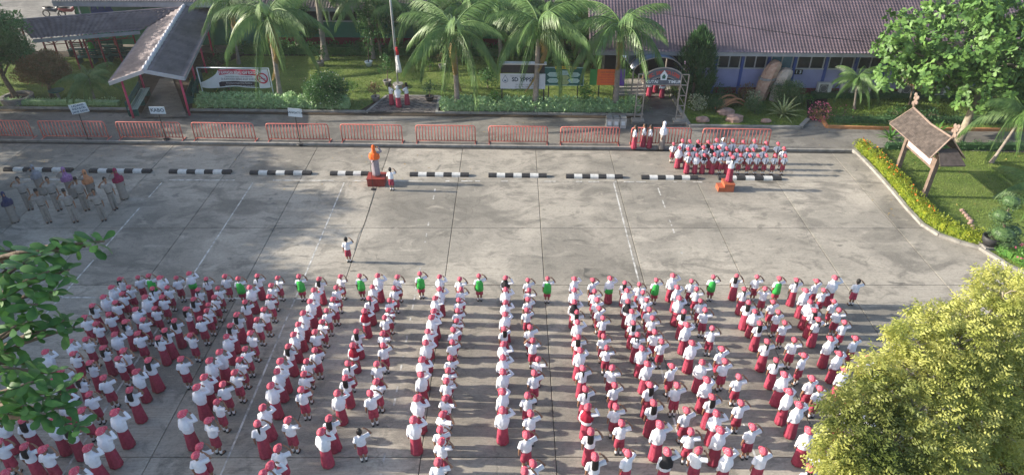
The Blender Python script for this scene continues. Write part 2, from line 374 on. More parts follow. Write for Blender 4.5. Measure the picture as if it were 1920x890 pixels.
# side edges of the paved flag terrace and its interlocking pavers
m_paver = M("paver", (0.17, 0.15, 0.135), 0.85, 0.25, 9, bump=0.4, rnd=0.15)
m_paver2 = M("paver_dark", (0.09, 0.082, 0.078), 0.85, 0.25, 9, bump=0.4)
terr = [(-8.5, 37.25), (-7.7, 39.8), (-4.45, 39.8), (-4.4, 37.25)]
lawn_sheet("flag_terrace", [(x, BY(x, c)) for x, c in terr], 0.05, m_joint)
mb = MB(); r = 0
for c in np.arange(37.3, 39.75, 0.125):
    lo = -8.45 + (c - 37.25) / 2.55 * 0.8; x = lo + (0.11 if r % 2 else 0)
    while x < -4.6:
        zz = random.uniform(0.0, 0.012); mb.box((x + 0.11, BY(x, c) + 0.06 + 0.025 * math.sin(x * 14), 0.07 + zz), (0.205, 0.105, 0.03), random.uniform(-0.05, 0.05), mi=(1 if random.random() < 0.35 else 0)); x += 0.22
    r += 1
pav = link("paver", mb.mesh("paver", [m_paver, m_paver2])); tag(pav, kind="stuff")
kerb_line([(x, BY(x, c)) for x, c in terr], 0.16, 0.12, m_kerb)
# path through the entrance arch, with cross boards of light concrete
pth = pxy([(1197, 236), (1288, 236), (1264, 196), (1248, 163), (1208, 163)])
lawn_sheet("garden_path", pth, 0.075, m_walk)
wp = pxy([(262, 222), (352, 222), (322, 145), (300, 150)])
lawn_sheet("garden_path", wp, 0.075, m_walk)
m_litter = M("fallen_leaf", (0.22, 0.13, 0.05), 0.7, 0.3, 3, col2=(0.42, 0.32, 0.10), world_co=True)
def litter(poly, n, z):
    poly = [(p[0], p[1]) for p in poly]; lo = np.min(poly, 0); hi = np.max(poly, 0); P = rng.random((n, 2)) * (hi - lo) + lo; P = P[inside(poly, P)]; n = len(P)
    A = rng.normal(size=(n, 3)); A[:, 2] *= 0.15; V, F = leaf_arrays(np.concatenate([P, np.full((n, 1), z)], 1), A, rng.uniform(.08, .17, n), 0.06, OVAL, 0.15, unit(rng.normal(size=(n, 3)) * .2 + np.array([0, 0, 1.0])))
    tag(link("fallen_leaves", np_mesh("fallen_leaves", V, F, m_litter)), kind="stuff")
litter(rlawn, 160, 0.12); litter(backlawnM, 260, 0.12); litter([(-26, 33.9), (18, 32.8), (18, 36.4), (-26, 37.6)], 130, 0.012); litter([(-25, 28), (-2, 28), (-2, 32.4), (-25, 32.8)], 60, 0.012); litter([(15, 24), (24, 24), (26, 33), (17, 32)], 60, 0.012)
# ---------------------------------------------------------------- people: body meshes and clothes, one set per pose, shared by all copies
def remesh(mb, voxel, ratio=1.0, smooth_it=2, name="tmp"):
    me = mb.mesh(name, []); o = link(name, me)
    a = o.modifiers.new("r", 'REMESH'); a.mode = 'VOXEL'; a.voxel_size = voxel; a.use_smooth_shade = True
    if smooth_it:
        b = o.modifiers.new("s", 'SMOOTH'); b.iterations = smooth_it; b.factor = 0.5
    if ratio < 1:
        c = o.modifiers.new("d", 'DECIMATE'); c.ratio = ratio
    dg = bpy.context.evaluated_depsgraph_get(); out = bpy.data.meshes.new_from_object(o.evaluated_get(dg))
    bpy.data.objects.remove(o); bpy.data.meshes.remove(me)
    out.polygons.foreach_set("use_smooth", [True] * len(out.polygons)); return out
def setmat(me, *mats):
    me.materials.clear()
    for m in mats: me.materials.append(m)
    return me
m_skin = M("skin", (0.26, 0.14, 0.085), 0.5, 0.12, 9, rnd=0.2)
m_eye = M("eye_dark", (0.015, 0.012, 0.01), 0.3, 0.1, 9)
m_lip = M("lip", (0.18, 0.06, 0.05), 0.5, 0.1, 9)
m_hair = M("black_hair", (0.012, 0.010, 0.010), 0.45, 0.3, 40, bump=0.4)
m_shirt = M("white_shirt", (0.72, 0.73, 0.78), 0.75, 0.06, 14, bump=0.5, rnd=0.05, bscale=18)
m_red = M("red_skirt_cloth", (0.33, 0.045, 0.08), 0.75, 0.22, 12, bump=0.4, rnd=0.16, bscale=16)
m_cap = M("red_cap_cloth", (0.56, 0.075, 0.12), 0.7, 0.1, 34, bump=0.5, rnd=0.14, col2=(0.68, 0.23, 0.27), thr=(0.5, 0.64))
m_scarfw = M("white_scarf", (0.74, 0.75, 0.80), 0.8, 0.06, 10, bump=0.5, rnd=0.05, bscale=15)
m_scarfk = M("black_scarf", (0.018, 0.017, 0.02), 0.8, 0.2, 10, bump=0.4)
m_scarfr = M("crimson_scarf", (0.27, 0.008, 0.03), 0.75, 0.15, 10, bump=0.4)
m_vest = M("green_vest", (0.05, 0.44, 0.08), 0.7, 0.15, 10, bump=0.4)
m_tie = M("navy_tie", (0.02, 0.022, 0.07), 0.6, 0.2, 10)
m_sock = M("white_sock", (0.7, 0.7, 0.7), 0.85, 0.1, 10)
m_shoe = M("black_shoe", (0.015, 0.015, 0.018), 0.4, 0.2, 10)
m_khaki = M("grey_khaki_uniform", (0.27, 0.245, 0.225), 0.8, 0.12, 9, bump=0.4, rnd=0.14)
m_belt = M("black_belt", (0.02, 0.02, 0.02), 0.4, 0.1, 9)
def scarfm(n, c): return M(n, c, 0.75, 0.2, 10, bump=0.4)
m_orange_s = scarfm("orange_scarf", (0.75, 0.13, 0.02)); m_orange2 = scarfm("pale_orange_scarf", (0.5, 0.22, 0.11)); m_purple = M("purple_patterned_scarf", (0.2, 0.07, 0.22), 0.75, 0.2, 16, col2=(0.38, 0.22, 0.4)); m_maroon = scarfm("maroon_scarf", (0.22, 0.015, 0.06)); m_navy = scarfm("navy_scarf", (0.03, 0.035, 0.09)); m_greys = scarfm("grey_scarf", (0.24, 0.24, 0.27))
m_lilac = M("lilac_grey_dress", (0.3, 0.26, 0.29), 0.8, 0.12, 9, bump=0.4)
V3 = Vector
def arm_pts(side, pose):
    s = side
    P = {
        "salute": [(0.135 * s, 0, 0.965), (0.335 * s, 0.03, 1.025), (0.19 * s, 0.09, 1.175), (0.10 * s, 0.115, 1.205)],
        "salute_low": [(0.135 * s, 0, 0.965), (0.30 * s, 0.09, 0.975), (0.175 * s, 0.115, 1.14), (0.095 * s, 0.115, 1.195)],
        "down": [(0.135 * s, 0, 0.965), (0.185 * s, -0.025, 0.77), (0.19 * s, 0.02, 0.60), (0.185 * s, 0.03, 0.50)],
        "clasp": [(0.135 * s, 0, 0.965), (0.20 * s, 0.0, 0.78), (0.075 * s, 0.135, 0.665), (0.005 * s, 0.155, 0.615)],
        "wide": [(0.135 * s, 0, 0.965), (0.33 * s, 0.03, 0.95), (0.49 * s, 0.09, 1.0), (0.58 * s, 0.12, 1.03)],
        "pull": [(0.135 * s, 0, 0.965), (0.19 * s, 0.11, 0.86), (0.05 * s, 0.21, 1.02), (0.015 * s, 0.23, 1.10)],
        "both_up": [(0.135 * s, 0, 0.965), (0.30 * s, 0.0, 1.08), (0.15 * s, 0.06, 1.2), (0.08 * s, 0.08, 1.24)],
    }[pose]
    return [V3(p) for p in P]
def hand(mb, w, t, s, nrm):
    """Palm, four unequal fingers and a thumb leaving the palm's side."""
    d = (t - w).normalized(); sd = d.cross(nrm).normalized(); L = 0.115
    p1 = w + d * 0.055; mb.tube([w, w + d * 0.03, p1], [0.017, 0.026, 0.026], 8, ex=1.0, ey=0.55)
    for k, (o, q) in enumerate(((-0.0195, 0.047), (-0.0065, 0.056), (0.0065, 0.052), (0.0195, 0.040))):
        a = p1 + sd * o - d * 0.008; b = a + d * q * 0.55 + sd * o * 0.2; c = b + d * q * 0.45 - nrm * 0.008
        mb.tube([a, b, c], [0.0075, 0.0068, 0.005], 6)
    a = w + d * 0.022 + sd * 0.022 * s; mb.tube([a, a + d * 0.02 + sd * 0.018 * s, a + d * 0.042 + sd * 0.026 * s], [0.010, 0.0085, 0.006], 6)
def body_mesh(name, posL, posR, hs=1.0, leg=0.0, broad=1.0):
    mb = MB(); hz = 1.165 if hs > 0.9 else 1.19
    mb.loft([(0.56, 0, 0, 0.095, 0.075), (0.62, 0, 0, 0.115, 0.088), (0.72, 0, 0.002, 0.100, 0.078), (0.82, 0, 0.0, 0.112, 0.084), (0.93, 0, -0.004, 0.130 * broad, 0.082), (0.985, 0, -0.006, 0.115 * broad, 0.065), (1.02, 0, -0.006, 0.05, 0.045)], 14)
    mb.tube([(0, -0.01, 0.99), (0, 0.0, 1.05), (0, 0.005, 1.11)], [0.05, 0.041, 0.042], 10)
    mb.ball((0, 0.0, hz + 0.015), (0.077 * hs, 0.092 * hs, 0.105 * hs), 16, 12)
    mb.ball((0, 0.022, hz - 0.035), (0.058 * hs, 0.070 * hs, 0.062 * hs), 12, 8)
    mb.tube([(0, 0.078 * hs, hz + 0.012), (0, 0.096 * hs, hz - 0.018), (0, 0.084 * hs, hz - 0.026)], [0.010, 0.014, 0.010], 6)
    for s in (-1, 1):
        mb.ball((0.079 * hs * s, -0.008, hz - 0.005), (0.012, 0.022, 0.03), 8, 6)
        x = 0.062; l = leg * s
        mb.tube([(x * s, 0, 0.60), (x * s * 1.05, 0.008 + l, 0.34), (x * s * 1.05, -0.006 + l, 0.20), (x * s * 1.05, -0.012 + l, 0.07)], [0.072, 0.047, 0.044, 0.029], 10)
        mb.tube([(x * s * 1.05, -0.02 + l, 0.045), (x * s * 1.15, 0.05 + l, 0.035), (x * s * 1.2, 0.10 + l, 0.028)], [0.034, 0.036, 0.026], 8)
    for s, pose in ((-1, posL), (1, posR)):
        a, b, c, t = arm_pts(s, pose)
        mb.tube([a - V3((0.02 * s, 0, 0)), a, a.lerp(b, 0.5), b, b.lerp(c, 0.4), c], [0.042, 0.042, 0.038, 0.033, 0.032, 0.022], 9)
        hand(mb, c, t, s, V3((0, 1, 0)) if pose.startswith("salute") or pose == "both_up" else V3((s * 1.0, 0.2, 0)) if pose == "down" else V3((0, 0.3, -1)))
    me = remesh(mb, 0.0095, 0.42, 1, name); setmat(me, m_skin, m_eye, m_lip)
    for p in me.polygons:
        c = p.center
        if c.y > 0.05 and abs(c.z - hz) < 0.2:
            if min((V3((0.03 * s * hs, 0, hz + 0.016)) - V3((c.x, 0, c.z))).length for s in (-1, 1)) < 0.0125: p.material_index = 1
            elif abs(c.x) < 0.022 and abs(c.z - (hz - 0.053)) < 0.0075: p.material_index = 2
    return me
def top_mesh(posL, posR, long=False, hem=0.60, extra=0.0, broad=1.0, open_v=False):
    """A shirt: torso and both sleeves in one skin of cloth."""
    mb = MB(); e = extra; rn = random.Random(hash((posL, posR, long)) & 255)
    mb.loft([(hem, 0, 0, 0.142 + e, 0.112 + e), (hem + 0.035, 0, 0, 0.152 + e, 0.120 + e), (max(hem + 0.07, 0.735), 0, 0, 0.146 + e, 0.114 + e), (0.80, 0, 0, 0.143 * broad + e, 0.110 + e), (0.92, 0, -0.004, 0.150 * broad + e, 0.102 + e), (0.975, 0, -0.006, 0.138 * broad, 0.084 + e * .5), (1.015, 0, -0.004, 0.070, 0.060), (1.045, 0, -0.004, 0.058, 0.054)], 28,
            mod=lambda i, a: 1 + 0.035 * math.sin(7 * a + i * 1.3) * (1 if i < 4 else 0.4))
    for s, pose in ((-1, posL), (1, posR)):
        a, b, c, t = arm_pts(s, pose); i = V3((0.045 * s, 0, 0.0))
        if long: mb.tube([a - i, a, a.lerp(b, 0.5), b, b.lerp(c, 0.5), b.lerp(c, 0.92)], [0.058, 0.060, 0.054, 0.050, 0.045, 0.036], 10)
        else: mb.tube([a - i, a, a.lerp(b, 0.45), a.lerp(b, 0.76)], [0.058, 0.063, 0.066, 0.071], 10)
    return remesh(mb, 0.0115, 0.38, 1, "shirt")
def skirt_mesh(z0, flare, pleats=11, depth=0.06, r0=0.128, seed=0):
    n = 66; mb = MB(); H = 0.725 - z0; rings = []
    for i in range(8):
        t = i / 7; z = 0.735 - H * t - 0.01 * t; r = r0 + flare * t ** 0.8
        rings.append((z, 0.0, -0.004 * t, r, r * (0.82 + 0.08 * t)))
    mb.loft(rings, n, mod=lambda i, a: 1 + depth * (i / 7) * math.sin(pleats * a + 0.8 * math.sin(2 * a + seed)))
    me = mb.mesh("skirt", [], True); return me
def legs_mesh(z0, r_top=0.088, r_bot=0.092, leg=0.0, hip=0.132):
    mb = MB(); mb.loft([(0.56, 0, 0, hip, 0.108), (0.65, 0, 0, hip, 0.106), (0.735, 0, 0, 0.122, 0.095)], 22, mod=lambda i, a: 1 + 0.02 * math.sin(9 * a))
    for s in (-1, 1):
        k = (0.6 - z0) / 0.53
        mb.tube([(0.062 * s, 0, 0.62), (0.070 * s, 0.004 + leg * s * k * .5, (0.62 + z0) / 2), (0.076 * s, leg * s * k, z0)], [r_top, (r_top + r_bot) / 2, r_bot], 14, ex=0.88, ey=1.06)
    return remesh(mb, 0.013, 0.4, 1, "shorts")
def scarf_mesh(hs, hz, hem=0.76, wid=0.2, dp=1.0):
    mb = MB(); k = 1.13 if dp > 1.1 else 1.0; mb.ball((0, -0.018, hz + (0.018 if dp > 1.1 else 0.008)), (0.094 * hs * k, 0.098 * hs * k, 0.118 * hs * k), 18, 12)
    mb.loft([(hem, 0, -0.02 * dp, wid * 0.95, 0.148 * dp), (hem + min(0.1, (0.955 - hem) * 0.5), 0, -0.015, wid, 0.146 * dp), (0.96, 0, -0.01, wid * 0.86, 0.122 * dp), (1.0, 0, -0.008, 0.135, 0.102), (1.05, 0, -0.008, 0.085, 0.082), (hz - 0.03, 0, -0.014, 0.08 * hs, 0.082 * hs)], 36,
            mod=lambda i, a: (1 + 0.045 * math.sin(8 * a + 0.5) * (i < 3)) * (1 + (0.1 if i == 0 else 0) * -math.sin(a) * 0))
    me = remesh(mb, 0.0125, 0.4, 1, "scarf"); return me
def cap_mesh(hs, hz):
    mb = MB(); rings = []
    for i in range(8):
        t = i / 7 * 1.5; rings.append((hz + 0.018 + 0.108 * hs * math.sin(t), 0, -0.006, 0.102 * hs * math.cos(t), 0.116 * hs * math.cos(t)))
    mb.loft(rings, 20, mod=lambda i, a: 1 + 0.02 * abs(math.sin(3 * a))); mb.ball((0, -0.006, hz + 0.018 + 0.108 * hs), (0.012, 0.012, 0.008), 8, 5)
    return mb.mesh("cap", [], True)
def visor_mesh(hs, hz):
    mb = MB(); n = 12; top, bot = [], []
    for i in range(n + 1):
        a = math.pi * i / n; x, y = math.cos(a), math.sin(a)
        top.append((0.092 * hs * x, 0.085 * hs * abs(y) + 0.015, hz + 0.033)); bot.append((0.088 * hs * x, 0.062 + 0.13 * hs * y, hz + 0.028 - 0.018 * y))
    v = top + bot + [(x, y, z - 0.006) for x, y, z in bot]; m = n + 1
    mb.add(v, [(i, i + 1, m + i + 1, m + i) for i in range(n)] + [(m + i, m + i + 1, 2 * m + i + 1, 2 * m + i) for i in range(n)] + [(i + 1, i, 2 * m + i, 2 * m + i + 1) for i in range(n)])
    return mb.mesh("visor", [], True)
def hair_mesh(kind, hs, hz, capped=True):
    mb = MB(); k = 0.8 if capped else 1.0; mb.ball((0, -0.018, hz + 0.022), (0.083 * hs, 0.086 * hs, 0.105 * hs * k), 16, 11) if capped else mb.ball((0, -0.020, hz + 0.034), (0.093 * hs, 0.098 * hs, 0.118 * hs), 16, 11)
    if kind != "short": mb.ball((0, -0.04, hz - 0.02), (0.083 * hs, 0.068 * hs, 0.085 * hs), 14, 9)
    if kind == "tail": mb.tube([(0, -0.085, hz + 0.01), (0, -0.135, hz - 0.03), (0.004, -0.145, hz - 0.13), (0, -0.13, hz - 0.25)], [0.028, 0.036, 0.03, 0.010], 8)
    if kind == "long": mb.loft([(hz - 0.30, 0, -0.105, 0.05, 0.02), (hz - 0.24, 0, -0.115, 0.085, 0.034), (hz - 0.12, 0, -0.11, 0.09, 0.036), (hz, 0, -0.075, 0.085, 0.045)], 14, mod=lambda i, a: 1 + 0.06 * math.sin(9 * a))
    if kind == "plaits":
        for s in (-1, 1): mb.tube([(0.05 * s, -0.075, hz)] + [(0.055 * s, -0.1 - 0.01 * (k % 2), hz - 0.03 * k) for k in range(1, 9)], [0.024] + [0.019 if k % 2 else 0.025 for k in range(1, 8)] + [0.008], 8)
    return remesh(mb, 0.013, 0.5, 1, "hair")
def peci_mesh(hs, hz):
    mb = MB(); mb.loft([(hz + 0.045, 0, -0.004, 0.086 * hs, 0.101 * hs), (hz + 0.125, 0, -0.004, 0.080 * hs, 0.096 * hs), (hz + 0.13, 0, -0.004, 0.07 * hs, 0.086 * hs)], 20); return mb.mesh("cap", [], True)
def sock_mesh(s, leg=0.0):
    l = leg * s; return MB().tube([(0.065 * s, -0.01 + l, 0.055), (0.065 * s, -0.008 + l, 0.10), (0.066 * s, -0.007 + l, 0.165)], [0.036, 0.038, 0.044], 10).mesh("sock", [], True)
def shoe_mesh(s, leg=0.0):
    l = leg * s; x = 0.066 * s; mb = MB()
    for z0, z1, k in ((0.0, 0.018, 1.05), (0.018, 0.062, 1.0)):
        prof = [(-0.052, 0.024), (-0.04, 0.034), (0.02, 0.034), (0.075, 0.043), (0.115, 0.036), (0.132, 0.016)]
        P = [(x + w * k, y + l) for y, w in prof] + [(x - w * k, y + l) for y, w in reversed(prof)]; o = len(mb.v); mb.prism(P, z0, z1)
        if k == 1.0:
            for i in range(len(P), 2 * len(P)):
                vx, vy, vz = mb.v[o + i]; mb.v[o + i] = (x + (vx - x) * 0.72, vy - 0.006, vz - max(0, (vy - l)) * 0.22)
    return mb.mesh("shoe", [], False)
def tie_mesh():
    mb = MB(); mb.add([(-0.012, 0.075, 1.0), (0.012, 0.075, 1.0), (0.021, 0.121, 0.93), (0.027, 0.135, 0.72), (0, 0.138, 0.68), (-0.027, 0.135, 0.72), (-0.021, 0.121, 0.93)] , [(0, 6, 2, 1), (6, 5, 3, 2), (5, 4, 3)])
    mb.add([(a, b - 0.008, c) for a, b, c in mb.v[:7]], [(0, 1, 2, 6), (6, 2, 3, 5), (5, 3, 4)]); return mb.mesh("tie", [], False)
HS, HZ = 1.0, 1.165; HA, HZA = 0.82, 1.19
BODY, CLOTH = {}, {}
def body(pL, pR, adult=False, leg=0.0):
    k = (pL, pR, adult, leg)
    if k not in BODY: BODY[k] = body_mesh("person", pL, pR, HA if adult else HS, leg, 1.15 if adult else 1.0)
    return BODY[k]
def cloth(key, fn, mat):
    k = (key, mat.name)
    if k not in CLOTH: CLOTH[k] = setmat(fn(), mat)
    return CLOTH[k]
def build_person(kind, pL="down", pR="salute", cap=True, hair="short", scarf=None, leg=0.0, vest=False, tie=False, knee=False):
    """First person of a kind, with its clothes as children."""
    adult = kind in ("man", "woman"); hs, hz = (HA, HZA) if adult else (HS, HZ)
    o = link("person", body(pL, pR, adult, leg))
    def ch(name, me, p=None): return link(name, me, p or o)
    long = kind in ("scarf", "woman") or (kind == "man" and False)
    if kind in ("boy", "girl", "scarf"):
        e = 0.012 if kind == "scarf" else 0.0
        ch("shirt", cloth(("shirt", pL, pR, long), lambda: top_mesh(pL, pR, long, 0.685 if kind != "scarf" else 0.615, e), m_shirt))
        if kind == "boy" or knee:
            if knee: ch("skirt", cloth("kskirt", lambda: skirt_mesh(0.33, 0.075, 13, 0.05), m_red))
            else: ch("shorts", cloth(("shorts", leg), lambda: legs_mesh(0.325, leg=leg), m_red))
            for s in (-1, 1): ch("sock", cloth(("sock", s, leg), lambda: sock_mesh(s, leg), m_sock))
        else: ch("skirt", cloth(("lskirt", leg > 0), lambda: skirt_mesh(0.045, 0.05 if leg == 0 else 0.075, 9 if leg == 0 else 7, 0.045 if leg == 0 else 0.07), m_red))
    elif kind == "man":
        ch("shirt", cloth(("mshirt", pL, pR), lambda: top_mesh(pL, pR, False, 0.68, -0.004, 1.1), m_khaki)); ch("trousers", cloth(("trousers", leg), lambda: legs_mesh(0.05, 0.084, 0.066, leg, 0.128), m_khaki))
        ch("belt", cloth("belt", lambda: MB().loft([(0.685, 0, 0, 0.146, 0.116), (0.715, 0, 0, 0.146, 0.116)], 24).mesh("belt", [], True), m_belt))
    elif kind == "woman":
        mt = m_lilac if scarf in (m_orange_s,) else m_khaki
        ch("tunic", cloth(("tunic", pL, pR), lambda: top_mesh(pL, pR, True, 0.40, 0.022, 1.05), mt)); ch("skirt", cloth("wskirt", lambda: skirt_mesh(0.04, 0.05, 7, 0.04, 0.135), mt))
    for s in (-1, 1): ch("shoe", cloth(("shoe", s, leg), lambda: shoe_mesh(s, leg), m_shoe))
    if vest: ch("vest", cloth("vest", lambda: MB().loft([(0.53, 0, 0, 0.175, 0.145), (0.66, 0, 0, 0.172, 0.142), (0.8, 0, 0, 0.164, 0.13), (0.92, 0, -0.004, 0.158, 0.118), (0.985, 0, -0.006, 0.128, 0.095), (1.01, 0, -0.005, 0.085, 0.072)], 30, mod=lambda i, a: 1 + 0.02 * math.sin(6 * a + i)).mesh("vest", [], True), m_vest))
    if scarf: ch("headscarf", cloth(("scarf", adult, kind), lambda: scarf_mesh(hs, hz, 0.74 if adult else 0.77 if kind == "scarf" else 0.90, 0.245 if adult else 0.2, 1.22 if adult else 1.0), scarf))
    elif hair: ch("hair", cloth(("hair", hair, adult, bool(cap)), lambda: hair_mesh(hair, hs, hz, bool(cap)), m_hair))
    if cap == "peci": ch("cap", cloth(("peci", adult), lambda: peci_mesh(hs, hz), m_scarfk))
    elif cap:
        k = 1.09 if scarf else 1.0
        c = ch("cap", cloth(("cap", adult, k), lambda: cap_mesh(hs * k, hz), m_cap)); ch("visor", cloth(("visor", adult, k), lambda: visor_mesh(hs * k, hz), m_cap), c)
    if tie: ch("tie", cloth("tie", tie_mesh, m_tie))
    return o
PROTO = {}
def person(key, kw, loc, yaw, h, label, cat, group):
    """kw describes the person; the first of each kind is built, every other one is a copy with its parts."""
    if key in PROTO: o = copy_tree(PROTO[key])
    else: o = PROTO[key] = build_person(**kw)
    s = h / (1.30 if kw["kind"] in ("boy", "girl", "scarf") else 1.30)
    o.location = loc; o.rotation_euler = (0, 0, yaw); k = 0.84 if kw["kind"] in ("man", "woman") else 0.90
    o.scale = (s * k, s * k, s); tag(o, label, cat, group); return o
KINDS = {
    "b": dict(kind="boy"), "b2": dict(kind="boy", pR="salute_low", leg=0.02),
    "B": dict(kind="boy", cap=False), "B2": dict(kind="boy", cap=False, pR="both_up", pL="both_up"), "u": dict(kind="boy", pL="both_up", pR="both_up"),
    "t": dict(kind="girl", hair="tail"), "l": dict(kind="girl", hair="long"), "p": dict(kind="girl", hair="plaits"), "n": dict(kind="girl", hair="long", pR="salute_low", leg=0.015),
    "k": dict(kind="girl", hair="tail", knee=True), "K": dict(kind="girl", hair="short", cap=False, knee=True),
    "s": dict(kind="scarf", scarf=m_scarfw), "s2": dict(kind="scarf", scarf=m_scarfw, pR="salute_low", leg=0.015),
    "x": dict(kind="scarf", scarf=m_scarfk), "r": dict(kind="scarf", scarf=m_scarfr), "v": dict(kind="boy", vest=True), "V": dict(kind="scarf", scarf=m_scarfw, vest=True),
    "w": dict(kind="scarf", scarf=m_scarfw, vest=False),
}
DESC = {"b": "pupil in red cap and shorts", "b2": "pupil in red cap and shorts", "B": "bareheaded pupil in red shorts", "u": "pupil in red shorts with both hands raised",
        "t": "ponytailed pupil in long red skirt", "l": "long-haired pupil in long red skirt", "p": "pupil with two plaits and long red skirt", "n": "long-haired pupil in long red skirt",
        "k": "ponytailed pupil in knee-length red skirt", "s": "pupil in white headscarf", "s2": "pupil in white headscarf", "x": "pupil in black headscarf", "r": "pupil in crimson headscarf"}
ORD = ["", "first", "second", "third", "fourth", "fifth", "sixth", "seventh", "eighth", "ninth", "tenth", "eleventh", "twelfth", "thirteenth", "fourteenth", "fifteenth", "sixteenth", "seventeenth", "eighteenth", "nineteenth", "twentieth"]
ORD += ["twenty-" + w for w in ORD[1:10]]
FILES = [
 # each file from the front row back: cap centre of each pupil as surveyed, and the kind
 "224,522,t 208,538,s 193,556,s 172,572,l 157,594,b2 129,640,s 84,659,s 95,790,s 41,786,l -6,784,s",
 "258,519,b 241,537,b 228,550,b 215,566,b2 203,588,b 179,606,b2 160,635,b 136,662,b 114,693,b2 95,712,b 20,742,b -4,828,b2",
 "299,520,s 285,540,t 271,556,s 253,579,s2 234,602,l 214,626,s 192,651,l 167,679,t 147,707,l 117,743,s 126,800,l 44,836,l 9,886,l",
 "330,520,b 313,538,b 303,556,b2 289,577,b 267,598,b 257,624,b2 230,656,b 220,671,b 193,707,b2 166,738,b 152,768,b 79,841,b",
 "386,522,p 371,542,t 362,560,l 348,578,l 326,600,l 308,618,n 296,632,t 277,674,n 254,696,s 242,730,l 214,772,s 188,807,s 163,839,s2 138,883,s",
 "421,517,b 408,539,b 401,556,b 390,570,b2 387,581,b 374,596,b 356,627,u 338,672,b 373,836,b 366,852,b2",
 "482,516,t 468,538,s 459,565,t 443,589,l 431,609,l 424,630,s 411,659,s2 392,675,s 382,706,s 368,725,s2 341,775,s",
 "520,520,b 508,534,b 504,555,b 494,579,b2 481,598,b 469,623,b 459,653,b 448,673,b2 439,697,b 417,719,b 406,752,b 390,787,b2",
 "598,522,l 588,543,s 581,564,s 568,586,s 559,607,s2 550,626,s 540,648,l 525,676,s 519,695,s 507,722,s 492,763,s2 482,793,t 506,872,s 493,886,l",
 "638,517,b 630,538,b 624,560,b2 612,581,b 603,602,b 590,621,b 590,655,b 574,676,b2 569,700,b 564,729,b 539,786,b 520,839,b2",
 "708,516,s 698,537,s 692,558,t 683,582,r 668,620,l 661,646,r 652,680,k 647,707,l 632,736,s 616,783,n 602,808,s",
 "745,518,b 739,539,b 730,562,b 728,580,b2 721,594,b 717,624,b 718,646,b 706,681,b 705,714,b2 694,736,b 673,807,B",
 "824,518,s 824,541,s 816,558,s 813,582,s2 809,594,s 802,620,s 798,641,s 791,673,s 789,701,s 782,745,s2 775,786,s",
 "862,522,b 864,541,b 860,561,b2 858,581,b 856,600,b 850,617,b 848,640,b 844,670,b2 840,693,b 837,713,b 835,745,b 830,775,b 825,804,b2 827,826,b 821,865,b",
 "948,520,x 948,542,s 948,566,s 947,588,s2 945,615,n 944,644,s 943,669,s 943,696,s 942,733,s2 942,768,s",
 "990,524,b 992,543,b 990,560,b 988,580,b2 994,612,b 999,637,u 1009,672,b 1002,698,b 989,740,b2 995,774,b 987,814,b 1000,868,b 984,882,b2",
 "1077,522,s 1077,543,s 1077,565,x 1082,584,l 1083,603,s 1085,631,l 1088,656,s2 1093,689,t 1098,728,t 1102,762,r 1108,808,l 1116,855,l",
 "1112,524,b 1115,545,b 1120,561,b2 1124,577,b 1131,595,b 1132,629,b 1138,651,b 1148,688,b2 1153,721,b 1155,761,b 1166,792,b 1178,848,b2",
 "1172,529,l 1176,544,s 1178,564,x 1185,583,s 1188,604,l 1196,626,p 1204,652,s 1214,681,s2 1219,720,l 1226,754,l 1238,795,s 1252,846,x",
 "1199,532,b 1206,547,b 1213,561,b2 1218,579,b 1224,595,b 1228,621,b 1241,639,b 1260,685,b2 1270,721,b 1288,768,b 1296,808,b 1310,843,b2",
 "1262,516,s 1270,538,s 1274,558,s2 1283,583,l 1288,608,s 1298,642,s 1317,678,s 1326,711,s2 1336,743,l 1344,774,s 1351,805,s 1366,846,s",
 "1297,526,b 1307,541,b 1314,563,b2 1323,580,b 1336,614,b 1354,653,b 1360,676,b2 1386,705,b 1390,754,b 1412,799,b 1432,844,b2",
 "1382,516,l 1396,541,t 1404,566,l 1416,583,s 1425,605,l 1439,639,t 1456,674,t 1471,701,s2 1480,733,s 1499,758,s 1517,806,s 1520,877,l",
 "1420,518,b 1435,540,u 1450,565,b 1460,584,b2 1472,604,b 1490,636,b 1508,665,b 1523,708,b2 1538,727,b 1541,843,b",
 "1494,524,t 1511,544,s 1520,565,s2 1528,581,l 1535,598,t 1558,634,s 1574,662,s 1584,692,s2 1608,718,s 1586,768,s 1638,769,s 1595,850,l",
 "1532,526,b 1545,543,b 1564,564,b2 1574,580,b 1584,603,b 1605,633,b 1628,668,b 1646,690,b 1616,734,b2",
]
GREENS = "278,516,v 354,512,V 446,521,v 560,517,v 674,516,v 787,512,v 898,516,v 1027,521,v 1144,521,V 1231,524,v 1338,518,v 1462,521,v"
def pupil(px, py, t, yaw, h, label, group, cat="pupil"):
    s = h / 1.30; p = G(px, py, 1.215 * s)
    return person(t, KINDS[t], (p.x, p.y, 0), yaw, h, label, cat, group)
rp = random.Random(11)
for fi, row in enumerate(FILES):
    for k, it in enumerate(row.split()):
        x, y, t = it.split(","); x, y = float(x), float(y)
        h = 1.20 + (y - 520) * 0.0009 + rp.uniform(-0.07, 0.065) + (0.03 if t in ("s", "s2") else 0)
        if (x, y) == (673, 807): h = 1.33
        pupil(x, y, t, rp.gauss(0, 0.22), h, f"{DESC[t]}, {ORD[k + 1]} from front in {ORD[fi + 1]} file from left", "pupils standing in files")
for k, it in enumerate(GREENS.split()):
    x, y, t = it.split(","); pupil(float(x), float(y), t, rp.gauss(0, 0.1), 1.23 + rp.uniform(-.03, .05), f"pupil in bright green vest, {ORD[k + 1]} green vest from left in the front row", "pupils in green vests")
pupil(1566, 520, "s", -0.12, 1.36, "tall pupil in long white headscarf near right end of the front row", "pupils standing in files")
pupil(1610, 526, "B", -0.05, 1.2, "bareheaded saluting pupil standing alone at right end of the front row", "pupils standing in files")
